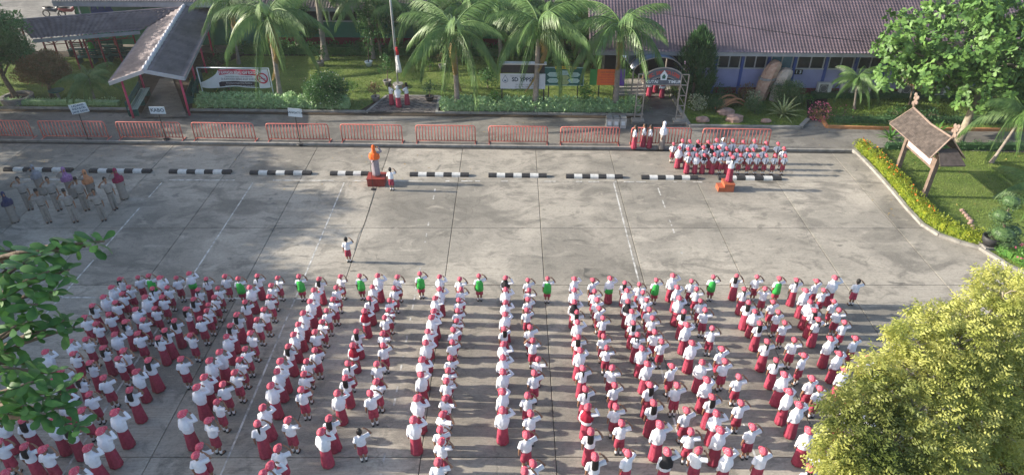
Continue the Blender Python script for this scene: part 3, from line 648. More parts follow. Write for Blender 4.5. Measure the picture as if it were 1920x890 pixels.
p = G(655, 491); person("B", KINDS["B"], p, 0.05, 1.2, "bareheaded pupil saluting alone in the open yard before the files", "pupil", None)
p = G(735.5, 357); person("B", KINDS["B"], p, -0.1, 1.22, "bareheaded pupil saluting beside the red podium", "pupil", None)
# choir facing the yard
KINDS["cb"] = dict(kind="boy", pL="clasp", pR="clasp", tie=True); KINDS["cg"] = dict(kind="girl", pL="clasp", pR="clasp", tie=True, hair="long"); KINDS["cs"] = dict(kind="scarf", pL="clasp", pR="clasp", scarf=m_scarfw)
KINDS["cx"] = dict(kind="girl", pL="clasp", pR="clasp", scarf=m_scarfk, tie=True); KINDS["cw"] = dict(kind="scarf", pL="clasp", pR="clasp", scarf=m_scarfw, cap=False)
CD = {"cb": "choir pupil in red cap, tie and shorts", "cg": "long-haired choir pupil in long red skirt", "cs": "choir pupil in white headscarf and red cap", "cx": "choir pupil in black headscarf and red cap", "cw": "choir pupil in white headscarf without a cap"}
CH = ["460,307,cb 535,281,cg 595,286,cb 665,291,cx 750,293,cx 820,276,cg 877,272,cw 957,282,cb 1042,290,cb 1135,283,cb 1232,299,cb 1332,306,cb",
      "510,342,cs 580,351,cs 635,351,cb 710,336,cb 783,337,cx 840,337,cg 902,347,cg 988,362,cb 1075,356,cb 1125,356,cb 1210,351,cb 1382,346,cb",
      "588,392,cg 655,404,cs 718,404,cx 802,394,cg 868,396,cb 933,392,cg 1020,400,cb 1098,405,cb 1165,406,cb 1235,404,cb 1308,405,cb 1392,406,cb"]
for r_, (row, yb) in enumerate(zip(CH, (31.15, 30.5, 29.95))):
    for k, it in enumerate(row.split()):
        x, y, t = it.split(","); q = WB(1160 + float(x) / 4.45, 200 + float(y) / 4.45, yb + 0.013 * 26)
        h = max(1.1, min(1.45, q.z / 0.935)); loc = (q.x, q.y, 0)
        person(t, KINDS[t], loc, math.pi + rp.gauss(0.05, 0.1), h, f"{CD[t]}, {ORD[k + 1]} from left in the {('back', 'middle', 'front')[r_]} row", "pupil", "choir in three rows")
KINDS["cd"] = dict(kind="girl", pL="wide", pR="wide", hair="tail")
# flag raisers, announcers
KINDS["fr"] = dict(kind="girl", pL="pull", pR="pull", hair="tail", cap=False); KINDS["fs"] = dict(kind="scarf", pL="pull", pR="pull", scarf=m_scarfw, cap=False); KINDS["fd"] = dict(kind="girl", pL="down", pR="salute", hair="long", cap=False)
person("fr", KINDS["fr"], G(735, 197, .06), -1.0, 1.38, "flag raiser with dark hair, first from left at the foot of the flagpole", "pupil", "flag raisers")
person("fs", KINDS["fs"], G(748, 202, .06), 0.0, 1.38, "flag raiser in white headscarf, middle of three at the flagpole", "pupil", "flag raisers")
person("fr", KINDS["fr"], G(764, 197, .06), 1.0, 1.4, "flag raiser with dark ponytail at right of the flagpole", "pupil", "flag raisers")
for k, (x, y, d) in enumerate(((1188, 279, "first"), (1205, 276, "second"), (1216.5, 278, "third"))):
    person("fd", KINDS["fd"], G(x, y), 1.25, 1.36, f"bareheaded pupil in long red skirt by the barrier, {d} from left", "pupil", "announcers by the barrier")
KINDS["ww"] = dict(kind="woman", scarf=m_scarfw, cap=False)
for nm, sc in (("wo", m_orange_s), ("wp", m_orange2), ("wu", m_purple), ("wm", m_maroon), ("wn", m_navy), ("wg", m_greys)): KINDS[nm] = dict(kind="woman", scarf=sc, cap=False)
KINDS["mh"] = dict(kind="man", cap=False); KINDS["mp"] = dict(kind="man", cap="peci"); KINDS["mh2"] = dict(kind="man", cap=False, leg=0.03)
person("ww", KINDS["ww"], G(1239.5, 280), 1.2, 1.58, "teacher in white headscarf and pale uniform standing by the barrier", "teacher", None)
for x, y, t, h, lb in ((110, 800, "wn", 1.5, "teacher in navy headscarf and grey dress, first of the front"), (215, 712, "mh", 1.64, "bareheaded teacher in grey uniform, arm wide in salute"), (342, 802, "mp", 1.64, "teacher in black cap standing behind the navy headscarf"),
        (306, 612, "wg", 1.56, "teacher in grey headscarf at the rear of the staff group"), (415, 715, "mh2", 1.66, "bareheaded teacher saluting behind the one in black cap"), (528, 797, "mp", 1.6, "teacher in black cap at front centre of the staff group"),
        (517, 632, "wu", 1.58, "teacher in purple patterned headscarf"), (606, 716, "mp", 1.64, "teacher in black cap behind the purple patterned headscarf"), (660, 648, "wp", 1.56, "teacher in pale orange headscarf at the rear of the staff"),
        (724, 787, "mh", 1.55, "bareheaded teacher nearest the open yard in the front"), (802, 710, "mh2", 1.62, "bareheaded teacher before the maroon headscarf"), (868, 640, "wm", 1.58, "teacher in maroon headscarf at the end of the rear row")):
    person(t, KINDS[t], G(x / 3.7075, 200 + y / 3.7075), math.pi + 0.75 + rp.gauss(0, 0.1), h, lb, "teacher", "staff saluting together")
# ---------------------------------------------------------------- things standing in the yard
m_podium = M("red_painted_box", (0.24, 0.04, 0.03), 0.6, 0.2, 3, bump=0.2)
m_podium2 = M("orange_painted_box", (0.38, 0.105, 0.05), 0.6, 0.2, 3, bump=0.2)
T = thing("podium", "red box podium under the teacher in orange headscarf", "podium", G(705.5, 350) + V3((0, 0.35, 0)), 0.0)
part(T, "body", MB().box((0, 0, 0.19), (0.82, 0.70, 0.38)), m_podium); part(T, "top_board", MB().box((0, 0, 0.395), (0.87, 0.75, 0.03)), m_podium)
for k in range(3): part(T, "side_batten", MB().box((-0.27 + 0.27 * k, -0.362, 0.19), (0.05, 0.02, 0.34)), m_podium)
KINDS["wo"]["pR"] = "salute"
person("wo", KINDS["wo"], T.location + V3((0, 0.02, 0.41)), 0.0, 1.6, "teacher in bright orange headscarf and lilac dress saluting on the podium", "teacher", None)
T = thing("step_box", "orange two-step box under the choir conductor", "podium", G(1361, 360) + V3((0, 0.25, 0)), 0.0)
part(T, "upper_step", MB().box((0.13, 0.05, 0.19), (0.46, 0.6, 0.38)), m_podium2); part(T, "lower_step", MB().box((-0.235, 0.0, 0.11), (0.27, 0.5, 0.22)), m_podium2)
part(T, "top_board", MB().box((0.13, 0.05, 0.39), (0.5, 0.64, 0.025)), m_podium2)
person("cd", KINDS["cd"], T.location + V3((0.13, 0.05, 0.403)), 0.1, 1.36, "conductor with ponytail and arms spread standing on the orange step box", "pupil", None)
m_black = M("black_metal", (0.02, 0.02, 0.022), 0.5, 0.2, 9)
T = thing("microphone_stand", "thin black microphone stand before the red podium", "microphone", G(700, 355))
part(T, "base", MB().loft([(0, 0, 0, 0.13, 0.13), (0.02, 0, 0, 0.12, 0.12), (0.03, 0, 0, 0.03, 0.03)], 16), m_black); part(T, "pole", MB().tube([(0, 0, 0.03), (0, 0, 1.25), (0.1, 0.12, 1.38)], [0.012, 0.01, 0.008], 8), m_black)
part(T, "microphone", MB().tube([(0.1, 0.12, 1.38), (0.14, 0.17, 1.42), (0.16, 0.2, 1.44)], [0.018, 0.02, 0.026], 8), m_black)
pts = [(*G(701, 357).xy, 0.012), (*G(697, 375).xy, 0.012), (*G(690, 398).xy, 0.012), (*G(683, 420).xy, 0.012), (*G(672, 440).xy, 0.012), (*G(664, 470).xy, 0.012)]
tag(link("cable", MB().tube(pts, 0.005, 6).mesh("cable", m_black, True)), "black microphone cable trailing over the concrete from the podium", "cable")
# parking stops: lying pipes with black and white bands
m_stopb = M("stop_black", (0.035, 0.035, 0.037), 0.75, 0.3, 8, bump=0.3); m_stopw = M("stop_white", (0.55, 0.55, 0.53), 0.75, 0.15, 8, bump=0.3)
for k, (xa, xb, y) in enumerate([(10, 136, 319), (170, 284, 321.5), (319, 434, 323), (470, 584, 325), (620, 692, 326.5), (769, 879, 328.5), (916, 1025, 330), (1061, 1167, 332), (1202, 1308, 334), (1346, 1464, 335)]):
    a, b = G(xa, y), G(xb, y + (xb - xa) * 0.012); L = (b - a).length; n = 7 if xb - xa > 90 else 5
    T = thing("parking_stop", f"black and white banded parking stop, {ORD[k + 1]} from left in the row", "parking stop", (a + b) / 2 + V3((0, 0, 0.0)), RB * 0.6, "parking stops across the yard")
    for i in range(n):
        mb = MB(); w = L / n; x = -L / 2 + w * (i + 0.5); pr = [(-0.14, 0.0), (0.14, 0.0), (0.13, 0.09), (0.07, 0.15), (-0.07, 0.15), (-0.13, 0.09)]; e = 0.0 if i % 2 else 0.003
        mb.add([(x + s * (w / 2 - 0.001), p * (1 + e * 4), q * (1 + e * 4)) for s in (-1, 1) for p, q in pr], [(0, 1, 2, 3, 4, 5), (11, 10, 9, 8, 7, 6)] + [(j, 6 + j, 6 + (j + 1) % 6, (j + 1) % 6) for j in range(6)])
        part(T, "white_band" if i % 2 else "black_band", mb, m_stopw if i % 2 else m_stopb)
# steel crowd barriers, every bar its own part
m_bar = M("faded_red_steel", (0.60, 0.18, 0.145), 0.5, 0.2, 5, rnd=0.08)
bars = MB().tube([(0, 0, 0.13), (0, 0, 0.97)], 0.027, 6).mesh("bar", m_bar, True)
for k, (xa, xb) in enumerate([(-44, 68), (84, 208), (228, 347), (367, 483), (505, 621), (642, 757), (781, 893), (916, 1027), (1049, 1160), (1180, 1293), (1312, 1440)]):
    c = 33.42; yb = 264 + (xa + xb) / 2 * 0.0105; a, b = WB(xa, yb, c), WB(xb, yb, c); W = (b.x - a.x); x = (a.x + b.x) / 2
    T = thing("barrier", f"faded red steel crowd barrier, {ORD[k + 1]} from left along the walkway", "barrier", (x, BY(x, c), 0), RB + random.uniform(-.012, .012), "barriers along the walkway")
    w = W / 2 - 0.04
    part(T, "frame", MB().tube([(-w, 0, 0.05), (-w, 0, 0.9), (-w + 0.03, 0, 0.97), (-w + 0.1, 0, 1.0), (w - 0.1, 0, 1.0), (w - 0.03, 0, 0.97), (w, 0, 0.9), (w, 0, 0.05)], 0.032, 8), m_bar, True)
    part(T, "lower_rail", MB().tube([(-w, 0, 0.14), (w, 0, 0.14)], 0.028, 8), m_bar, True)
    n = 19
    for i in range(1, n): link("bar", bars, T, (-w + 2 * w * i / n, 0, 0))
    for s in (-1, 1): part(T, "foot", MB().bar((w * s, -0.28, 0.025), (w * s, 0.28, 0.025), 0.045, 0.02), m_bar)
# signs on poles
m_signw = M("sign_white", (0.62, 0.68, 0.72), 0.5, 0.05, 5); m_ink = M("sign_ink", (0.02, 0.04, 0.07), 0.6, 0.1, 5); m_inkb = M("sign_blue_ink", (0.02, 0.07, 0.16), 0.6, 0.1, 5)
def pole_sign(base, topc, w, h, rows, tilt, lab, sz, ink, roll=0.0):
    b = G(*base); t = WB(topc[0], topc[1], b.y + KS * b.x)
    T = thing("pole_sign", lab, "sign", b, RB, "hand-lettered pole signs"); z = t.z
    part(T, "base", MB().loft([(0, 0, 0, 0.2, 0.2), (0.05, 0, 0, 0.17, 0.17)], 14), m_black)
    part(T, "pole", MB().tube([(0, 0, 0.04), (0, 0.01, z)], 0.022, 8), m_black)
    B = part(T, "board", MB().box((0, 0, 0), (w, 0.02, h)), m_signw); B.location = (t.x - b.x, -0.03, z); B.rotation_euler = (0, roll, tilt)
    for i, r in enumerate(rows): lettering(B, r, sz, ink, (0, -0.0135, (len(rows) - 1) * sz * 0.55 - i * sz * 1.1), bold=0.004)
pole_sign((166, 263), (148.5, 203), 0.86, 0.52, ["LADANG", "INDUSTRI", "JANE DEWI"], 0.25, "white pole sign with three lines of blue lettering, tilted", 0.15, m_inkb, -0.12)
pole_sign((312, 262), (295.5, 206.5), 0.82, 0.4, ["KABO"], 0.0, "white pole sign with one short word in bold black letters", 0.27, m_ink)
pole_sign((563, 270), (553.5, 211), 0.72, 0.46, ["SANGATTA"], 0.0, "white pole sign reading one long place name, before the hedge", 0.155, m_ink, 0.08)
# smoke-free banner on a white pipe frame
m_pipe = M("white_pipe", (0.6, 0.66, 0.68), 0.45, 0.08, 5); m_banw = M("banner_white", (0.62, 0.66, 0.70), 0.6, 0.05, 4); m_banr = M("banner_red", (0.42, 0.02, 0.06), 0.6, 0.1, 4); m_bank = M("banner_black", (0.025, 0.02, 0.035), 0.6, 0.1, 4)
c0 = G(385, 192).y + KS * G(385, 192).x
a, b = WB(386, 195, c0), WB(517, 197, c0); tl, tr_ = WB(368.5, 127, c0), WB(505, 128.5, c0); a.z = b.z = 0
T = thing("pipe_stand", "white pipe frame standing in the hedge bed, carrying the smoke-free banner", "stand", (0, 0, 0))
for p0, p1 in ((a, V3((a.x, a.y, tl.z))), (b, V3((b.x, b.y, tr_.z)))): part(T, "post", MB().tube([p0, p1], 0.035, 8), m_pipe, True)
ztop = tl.z; part(T, "crossbar", MB().tube([(a.x, a.y, ztop), (b.x, b.y, ztop)], 0.035, 8), m_pipe, True)
ux = (b - a).normalized(); Wd = (b - a).length
def BN(u, z, o=0.0): return a + ux * u * Wd + V3((0, -0.05 - o - 0.04 * math.sin(u * 9) - 0.03 * math.sin(u * 23), z - a.z + 0))
Bn = thing("banner", "no-smoking banner with red and black strips, its loose end curled", "banner", (0, 0, 0))
z1, z0 = ztop - 0.04, ztop - 1.17
def ban_strip(name, mat, u0, u1, zt, zb, o, nn=28):
    mb = MB(); v = []; curl = lambda u: max(0, (0.30 - u) / 0.3)
    for i in range(nn + 1):
        u = u0 + (u1 - u0) * i / nn; k = curl(u) ** 0.55; top = zt - k * 0.85 * (zt - z0) * 0.9; bot = zb - 0.05 * math.sin(u * 7) * k - 0.03 * math.sin(u * 10); 
        if k > 0: bot = max(bot, z0 - 0.06) if bot < top - 0.03 else top - 0.03
        v += [BN(u, top, o), BN(u, bot, o)]
    mb.add(v, [(2 * i, 2 * i + 1, 2 * i + 3, 2 * i + 2) for i in range(nn)]); return part(Bn, name, mb, mat, True)
ban_strip("cloth", m_banw, 0.02, 0.985, z1, z0, 0.0); ban_strip("red_strip", m_banr, 0.3, 0.82, z1 - 0.03, z1 - 0.36, 0.006); ban_strip("black_strip", m_bank, 0.27, 0.83, z0 + 0.37, z0 + 0.06, 0.006)
rb = (math.pi / 2, 0, RB)
def blet(body, sz, mat, u, z, wide=1.0, bold=0.0, o=0.1): lettering(Bn, body, sz, mat, BN(u, z) + V3((0, -o, 0)), rot=rb, wide=wide, bold=bold)
blet("DI KAWASAN BEBAS ASAP ROKOK", 0.27, m_banw, 0.565, z1 - 0.2, 0.55, 0.006); blet("TERIMA KASIH ANDA TIDAK MEROKOK", 0.11, m_ink, 0.57, z1 - 0.45, 0.85); blet("DI KAWASAN BEBAS ASAP ROKOK", 0.19, m_ink, 0.57, z1 - 0.6, 0.72)
blet("Surat Edaran Kepala Dinas Pendidikan", 0.12, m_banw, 0.56, z0 + 0.29, 0.85); blet("tentang kawasan sekolah tanpa asap rokok", 0.12, m_banw, 0.56, z0 + 0.13, 0.85)
cc = BN(0.905, z1 - 0.5) + V3((0, -0.09, 0)); ring = MB()
N_ = 28
ring.add([tuple(cc + ux * math.cos(2 * math.pi * i / N_) * r_ + V3((0, 0, math.sin(2 * math.pi * i / N_) * r_))) for r_ in (0.33, 0.25) for i in range(N_)], [(i, (i + 1) % N_, N_ + (i + 1) % N_, N_ + i) for i in range(N_)])
part(Bn, "prohibition_ring", ring, m_banr); part(Bn, "slash", MB().bar(cc + ux * -0.2 + V3((0, -0.008, 0.2)), cc + ux * 0.2 + V3((0, -0.008, -0.2)), 0.012, 0.07), m_banr)
part(Bn, "cigarette", MB().bar(cc + ux * -0.2 + V3((0, 0.0, -0.03)), cc + ux * 0.17 + V3((0, 0.0, -0.03)), 0.05, 0.01), m_ink); part(Bn, "tie_rope", MB().tube([BN(0.0, z0 + 0.02), BN(0.09, z0 + 0.02)], 0.012, 6), m_banw)
# information boards in the garden
m_post = M("board_post", (0.03, 0.03, 0.032), 0.6, 0.2, 6); m_wboard = M("board_white", (0.5, 0.53, 0.58), 0.5, 0.05, 3); m_gboard = M("board_green", (0.012, 0.095, 0.085), 0.45, 0.15, 3); m_hex = M("board_pale", (0.32, 0.47, 0.45), 0.5, 0.12, 3); m_hexy = M("board_olive", (0.30, 0.37, 0.17), 0.5, 0.12, 3)
m_yel = M("board_yellow", (0.55, 0.4, 0.03), 0.5, 0.1, 3); m_oboard = M("board_orange", (0.62, 0.13, 0.03), 0.5, 0.1, 3); m_gb2 = M("board_leaf_green", (0.04, 0.2, 0.05), 0.5, 0.1, 3); m_vio = M("board_violet", (0.14, 0.05, 0.36), 0.5, 0.1, 3); m_alu = M("aluminium", (0.5, 0.5, 0.5), 0.4, 0.08, 5, metal=0.4)
def gboard(name, lab, x0, x1, yt, yb, ybase, c=None):
    bc = G((x0 + x1) / 2, ybase); c = bc.y + KS * bc.x; p0, p1 = WB(x0, yt, c), WB(x1, yb, c); w, h = p1.x - p0.x, p0.z - p1.z
    T = thing(name, lab, "board", ((p0.x + p1.x) / 2, BY((p0.x + p1.x) / 2, c), 0), RB); return T, w, h, (p0.z + p1.z) / 2
T, w, h, z = gboard("school_board", "white school name board with a droplet emblem, under a small roof", 938, 1022, 138, 167, 208)
for s in (-1, 1): part(T, "post", MB().box((s * (w / 2 - 0.08), 0.06, (z + h / 2 + 0.6) / 2), (0.07, 0.07, z + h / 2 + 0.6)), m_post)
part(T, "panel", MB().box((0, 0, z), (w, 0.04, h)), m_wboard); part(T, "back_panel", MB().box((0, 0.05, z + h / 2 + 0.27), (w - 0.2, 0.03, 0.5)), m_post); part(T, "roof", MB().box((0, -0.02, z + h / 2 + 0.62), (w + 0.1, 0.4, 0.07)), m_alu)
part(T, "foot_block", MB().box((-w / 2 + 0.08, 0.06, 0.1), (0.3, 0.3, 0.2)), m_kerb)
lettering(T, "SD YPPSB 1", 0.33, m_ink, (0.14, -0.0235, z + 0.1), bold=0.012, wide=0.95)
for i, s in enumerate(("YAYASAN PENDIDIKAN PRIMA SWARGA BARA", "NSS 101160402 NIS 100120", "Jalan Kabo Jaya Sangatta Utara", "Kutai Timur Kalimantan Timur")): lettering(T, s, 0.09 if i else 0.08, m_ink, (0.1, -0.0235, (z + 0.3) if i == 0 else z - 0.08 - 0.11 * i))
dr = MB(); dp = [(math.cos(t) * 0.17 * (1 if math.sin(t) < 0.2 else 1 - 0.9 * max(0, math.sin(t)) ** 1.0), math.sin(t) * (0.17 if math.sin(t) < 0 else 0.30)) for t in [2 * math.pi * i / 24 for i in range(24)]]
dr.add([(-w / 2 + 0.28 + x * k, -0.0235, z + 0.08 + y * k) for k in (1, 0.84) for x, y in dp], [(i, (i + 1) % 24, 24 + (i + 1) % 24, 24 + i) for i in range(24)]); part(T, "emblem", dr, m_inkb)
part(T, "emblem_flame", MB().add([(-w / 2 + 0.28 + x, -0.024, z + 0.05 + y) for x, y in ((-0.07, -0.06), (0.07, -0.06), (0.05, 0.04), (0.0, 0.0), (-0.02, 0.08))], [(0, 1, 2, 3, 4)]), m_inkb)
T, w, h, z = gboard("mission_board", "dark green board of pale hexagon panels under a yellow heading", 1019, 1094, 126, 161, 207)
for s in (-1, 1): part(T, "post", MB().box((s * w * 0.36, 0.06, z / 2), (0.06, 0.06, z)), m_post)
part(T, "frame", MB().box((0, 0.005, z), (w, 0.04, h)), m_hex); part(T, "panel", MB().box((0, -0.004, z), (w - 0.08, 0.04, h - 0.08)), m_gboard); part(T, "heading", MB().box((0.1, -0.006, z + h / 2 - 0.02), (w * 0.52, 0.045, 0.15)), m_yel)
lettering(T, "MISI SD YPPSB 1", 0.11, m_ink, (0.1, -0.031, z + h / 2 - 0.02), bold=0.004)
for i, (x, y, mt) in enumerate(((-0.60, 0.17, m_hex), (-0.60, -0.17, m_hex), (0, 0.27, m_hex), (0, 0, m_hexy), (0, -0.27, m_hexy), (0.60, 0.17, m_hex), (0.60, -0.17, m_hex))):
    P = [(-0.37, 0), (-0.22, 0.125), (0.22, 0.125), (0.37, 0), (0.22, -0.125), (-0.22, -0.125)]; q = [(x + a_ * 0.95, z - 0.06 + (y + b_) * 1.05) for a_, b_ in P]
    part(T, "hexagon_panel", MB().add([(a_, -0.026, b_) for a_, b_ in q] + [(a_, -0.032, b_) for a_, b_ in q], [(11, 10, 9, 8, 7, 6)] + [(j, (j + 1) % 6, 6 + (j + 1) % 6, 6 + j) for j in range(6)]), mt)
    for r_ in range(2): lettering(T, ("Membina akhlak", "dan budi pekerti")[r_], 0.06, m_ink, (x * 0.95, -0.0335, z - 0.06 + y * 1.05 + 0.03 - 0.075 * r_))
T, w, h, z = gboard("tricolour_board", "board of green, orange and violet panels behind a palm trunk", 1107, 1170, 130, 160, 207)
for s in (-1, 1): part(T, "post", MB().box((s * w * 0.22, 0.06, z / 2), (0.06, 0.06, z)), m_post)
for x, ww, mt, nm in ((-w * 0.40, w * 0.2, m_gb2, "green_panel"), (w * 0.02, w * 0.62, m_oboard, "orange_panel"), (w * 0.42, w * 0.16, m_vio, "violet_panel")): part(T, nm, MB().box((x, 0, z), (ww, 0.04, h if nm != "violet_panel" else h * 1.05)), mt)
for i, s in enumerate(("TATA TERTIB SISWA", "Datang tepat waktu", "Berpakaian rapi dan bersih", "Hormat kepada guru", "Menjaga kebersihan")): lettering(T, s, 0.10, m_banr if i else m_ink, (w * 0.02, -0.0235, z + h * 0.32 - i * h * 0.16))
# flagpole with the furled red and white flag
m_flagr = M("flag_red", (0.5, 0.02, 0.03), 0.7, 0.12, 6); m_flagw = M("flag_white", (0.7, 0.7, 0.72), 0.7, 0.05, 6)
b = G(747, 165); c = b.y + KS * b.x; T = thing("flagpole", "tall pale flagpole on a round plinth beside the flag raisers", "flagpole", (b.x, b.y, 0.05))
part(T, "plinth", MB().loft([(0, 0, 0, 0.35, 0.35), (0.25, 0, 0, 0.33, 0.33)], 18), m_kerb); part(T, "pole", MB().tube([(0, 0, 0.2), (0, 0, 4), (0, 0, 9.5)], [0.05, 0.045, 0.03], 10), m_alu, True); part(T, "halyard", MB().tube([(0.1, -0.05, 1.0), (0.06, -0.02, 9.3)], 0.008, 5), m_signw)
F_ = thing("flag", "red and white flag hanging limp and furled from the pole", "flag", (b.x + 0.14, b.y - 0.06, 0)); zt, zb = WB(744, 88, c).z, WB(752, 136, c).z
def furl(z0_, z1_, n0, n1, mat, nm):
    part(F_, nm, MB().loft([(z0_ + (z1_ - z0_) * i / 6, 0.02 * math.sin(i), 0.02 * math.cos(i * 2), n0 + (n1 - n0) * i / 6, (n0 + (n1 - n0) * i / 6) * 0.5) for i in range(7)], 22, mod=lambda i, a_: 1 + 0.3 * math.sin(4 * a_ + i * 0.4)), mat, True)
furl(zt - 0.5, zt, 0.08, 0.05, m_flagr, "red_half"); furl(zb, zt - 0.5, 0.14, 0.08, m_flagw, "white_half")
# three bins by the hedge
m_bin = M("bin_grey", (0.42, 0.43, 0.42), 0.6, 0.15, 5); m_bind = M("bin_lid", (0.17, 0.18, 0.18), 0.6, 0.15, 5)
for k, x in enumerate((1141.5, 1154, 1167)):
    p = G(x, 239); T = thing("waste_bin", f"grey lidded waste bin by the hedge, {ORD[k + 1]} of three from left", "bin", p, RB, "three grey bins")
    part(T, "body", MB().box((0, 0, 0.29), (0.33, 0.36, 0.55), taper=1.08), m_bin); part(T, "lid", MB().box((0, 0, 0.62), (0.37, 0.40, 0.10), taper=0.85), m_bind); part(T, "label_plate", MB().box((0, -0.195, 0.32), (0.2, 0.012, 0.22)), m_signw)
# wooden name board with a thatched, pointed roof on two leaning-out posts, in the right lawn
m_wood = M("weathered_wood", (0.17, 0.125, 0.10), 0.85, 0.3, 6, bump=0.5, rnd=0.1); m_shing = M("grey_shingle", (0.078, 0.064, 0.056), 0.9, 0.3, 5, bump=0.5, rnd=0.22); m_wtrim = M("pale_wood_trim", (0.22, 0.165, 0.135), 0.85, 0.2, 6)
pl, pr = G(1681, 322), G(1731, 371); ax = (pr - pl).normalized(); ay = V3((-ax.y, ax.x, 0)); span = (pr - pl).length; mid = (pl + pr) / 2
def rot_z(v): return math.atan2(v.y, v.x)
T = thing("roofed_name_board", "weathered wooden name board with pointed shingle roof and carved finial", "sign", (mid.x, mid.y, 0.07), rot_z(ax))
zb_ = 2.15
for s in (-1, 1): part(T, "post", MB().box((s * span / 2, 0, zb_ / 2), (0.19, 0.19, zb_)), m_wood)
part(T, "board", MB().box((0, 0, 1.62), (span - 0.25, 0.07, 0.52)), m_wood); part(T, "white_plate", MB().box((-0.05, -0.042, 1.64), (span - 0.55, 0.02, 0.30)), m_signw); part(T, "cross_beam", MB().box((0, 0, 2.06), (span + 0.2, 0.12, 0.12)), m_wood)
hl, ridge_z, eave_z, dep = span / 2 + 0.35, 3.02, 2.25, 0.74
ridge = lambda u: ridge_z + 0.10 * (u / hl) ** 2
for s in (-1, 1):
    rows, cols = 9, 22
    for r_ in range(rows):
        for k in range(cols):
            u0 = -hl * 1.0 + 2 * hl * k / cols; u1 = u0 + 2 * hl / cols * 0.96; t0, t1 = r_ / rows, (r_ + 1.25) / rows
            if t1 > 1: t1 = 1.03
            sk = 0.0
            mbx = MB(); v = []
            for t, up in ((t1, 0.035), (t0, 0.012)):
                for u in (u0, u1): v.append((u * (1 + 0.12 * t), s * (0.02 + dep * t), ridge(u) * (1 - t) + eave_z * t + up + random.uniform(0, .012)))
            v += [(x_, y_, z_ - 0.018) for x_, y_, z_ in v]
            mbx.add(v, [(0, 1, 3, 2), (4, 6, 7, 5), (0, 4, 5, 1), (1, 5, 7, 3), (3, 7, 6, 2), (2, 6, 4, 0)])
            if s < 0: part(T, "shingle", mbx, m_shing)
            else:
                if r_ == 0 and k == 0: back = MB()
                back.add(mbx.v, mbx.f)
    if s > 0: part(T, "shingles_behind", back, m_shing, kind="stuff")
    part(T, "eave_trim", MB().bar((-hl * 1.13, s * (dep + 0.03), eave_z), (hl * 1.13, s * (dep + 0.03), eave_z), 0.05, 0.04), m_wtrim)
    for e in (-1, 1): part(T, "barge_board", MB().bar((e * hl * 1.01, s * 0.02, ridge(hl) + 0.03), (e * hl * 1.14, s * (dep + 0.03), eave_z + 0.02), 0.06, 0.05), m_wtrim)
part(T, "ridge_cap", MB().tube([(-hl, 0, ridge(hl) + 0.04), (0, 0, ridge_z + 0.03), (hl, 0, ridge(hl) + 0.04)], 0.045, 8), m_wtrim)
for e in (-1, 1):   # small hipped end roof and the carved finials
    part(T, "end_roof", MB().add([(e * hl * 1.0, -dep * .55, eave_z + 0.38), (e * hl * 1.0, dep * .55, eave_z + 0.38), (e * (hl + 0.75), dep * .75, eave_z - 0.08), (e * (hl + 0.75), -dep * .75, eave_z - 0.08)] + [(e * hl * 1.0, -dep * .55, eave_z + 0.33), (e * hl * 1.0, dep * .55, eave_z + 0.33), (e * (hl + 0.75), dep * .75, eave_z - 0.13), (e * (hl + 0.75), -dep * .75, eave_z - 0.13)], [(0, 1, 2, 3), (7, 6, 5, 4), (0, 3, 7, 4), (3, 2, 6, 7), (2, 1, 5, 6)]), m_shing)
    fin = MB(); x = e * (hl + 0.02); zz = ridge(hl)
    fin.tube([(x, 0, zz), (x + e * 0.10, 0, zz + 0.25), (x - e * 0.02, 0, zz + 0.48), (x + e * 0.12, 0, zz + 0.72)], [0.07, 0.10, 0.08, 0.02], 8, ey=0.5)
    for q, (dx, dz) in enumerate(((0.2, 0.2), (-0.12, 0.32), (0.18, 0.46), (-0.1, 0.56), (0.22, 0.62))): fin.ball((x + e * dx * 0.8, 0, zz + dz), (0.10, 0.05, 0.10), 8, 6)
    part(T, "finial", fin, m_wtrim, True)
# ---------------------------------------------------------------- buildings
m_tile = M("roof_tile_mauve", (0.145, 0.112, 0.13), 0.5, 0.25, 0.8, col2=(0.245, 0.18, 0.205), world_co=True); m_tile2 = M("roof_tile_slate", (0.11, 0.092, 0.097), 0.6, 0.3, 1.3, col2=(0.21, 0.175, 0.18), world_co=True)
m_fascia = M("fascia_grey", (0.32, 0.33, 0.36), 0.7, 0.15, 2); m_wallb = M("wall_lavender", (0.27, 0.28, 0.47), 0.8, 0.1, 1.5); m_wallb2 = M("wall_mauve", (0.34, 0.25, 0.42), 0.8, 0.1, 1.5); m_blue = M("pilaster_blue", (0.05, 0.085, 0.28), 0.7, 0.15, 3)
m_glass = M("window_glass", (0.02, 0.026, 0.03), 0.12, 0.2, 3, spec=0.5); m_glass2 = M("window_curtain", (0.08, 0.17, 0.22), 0.2, 0.2, 3, spec=0.5); m_winf = M("window_frame", (0.45, 0.45, 0.47), 0.6, 0.1, 4)
m_redw = M("dado_red", (0.17, 0.02, 0.03), 0.75, 0.15, 2); m_greenw = M("wall_green", (0.05, 0.19, 0.13), 0.8, 0.12, 1.5); m_greenl = M("wall_pale_green", (0.13, 0.25, 0.19), 0.8, 0.12, 1.5); m_pink = M("post_pink", (0.52, 0.06, 0.14), 0.6, 0.12, 4); m_maroonp = M("post_maroon", (0.22, 0.03, 0.04), 0.6, 0.2, 4)
m_dark = M("painted_interior_shade", (0.02, 0.02, 0.022), 0.9, 0.2, 2); m_conw = M("render_grey", (0.3, 0.29, 0.27), 0.85, 0.15, 2)  # near-black colour paints the shade inside the blocks
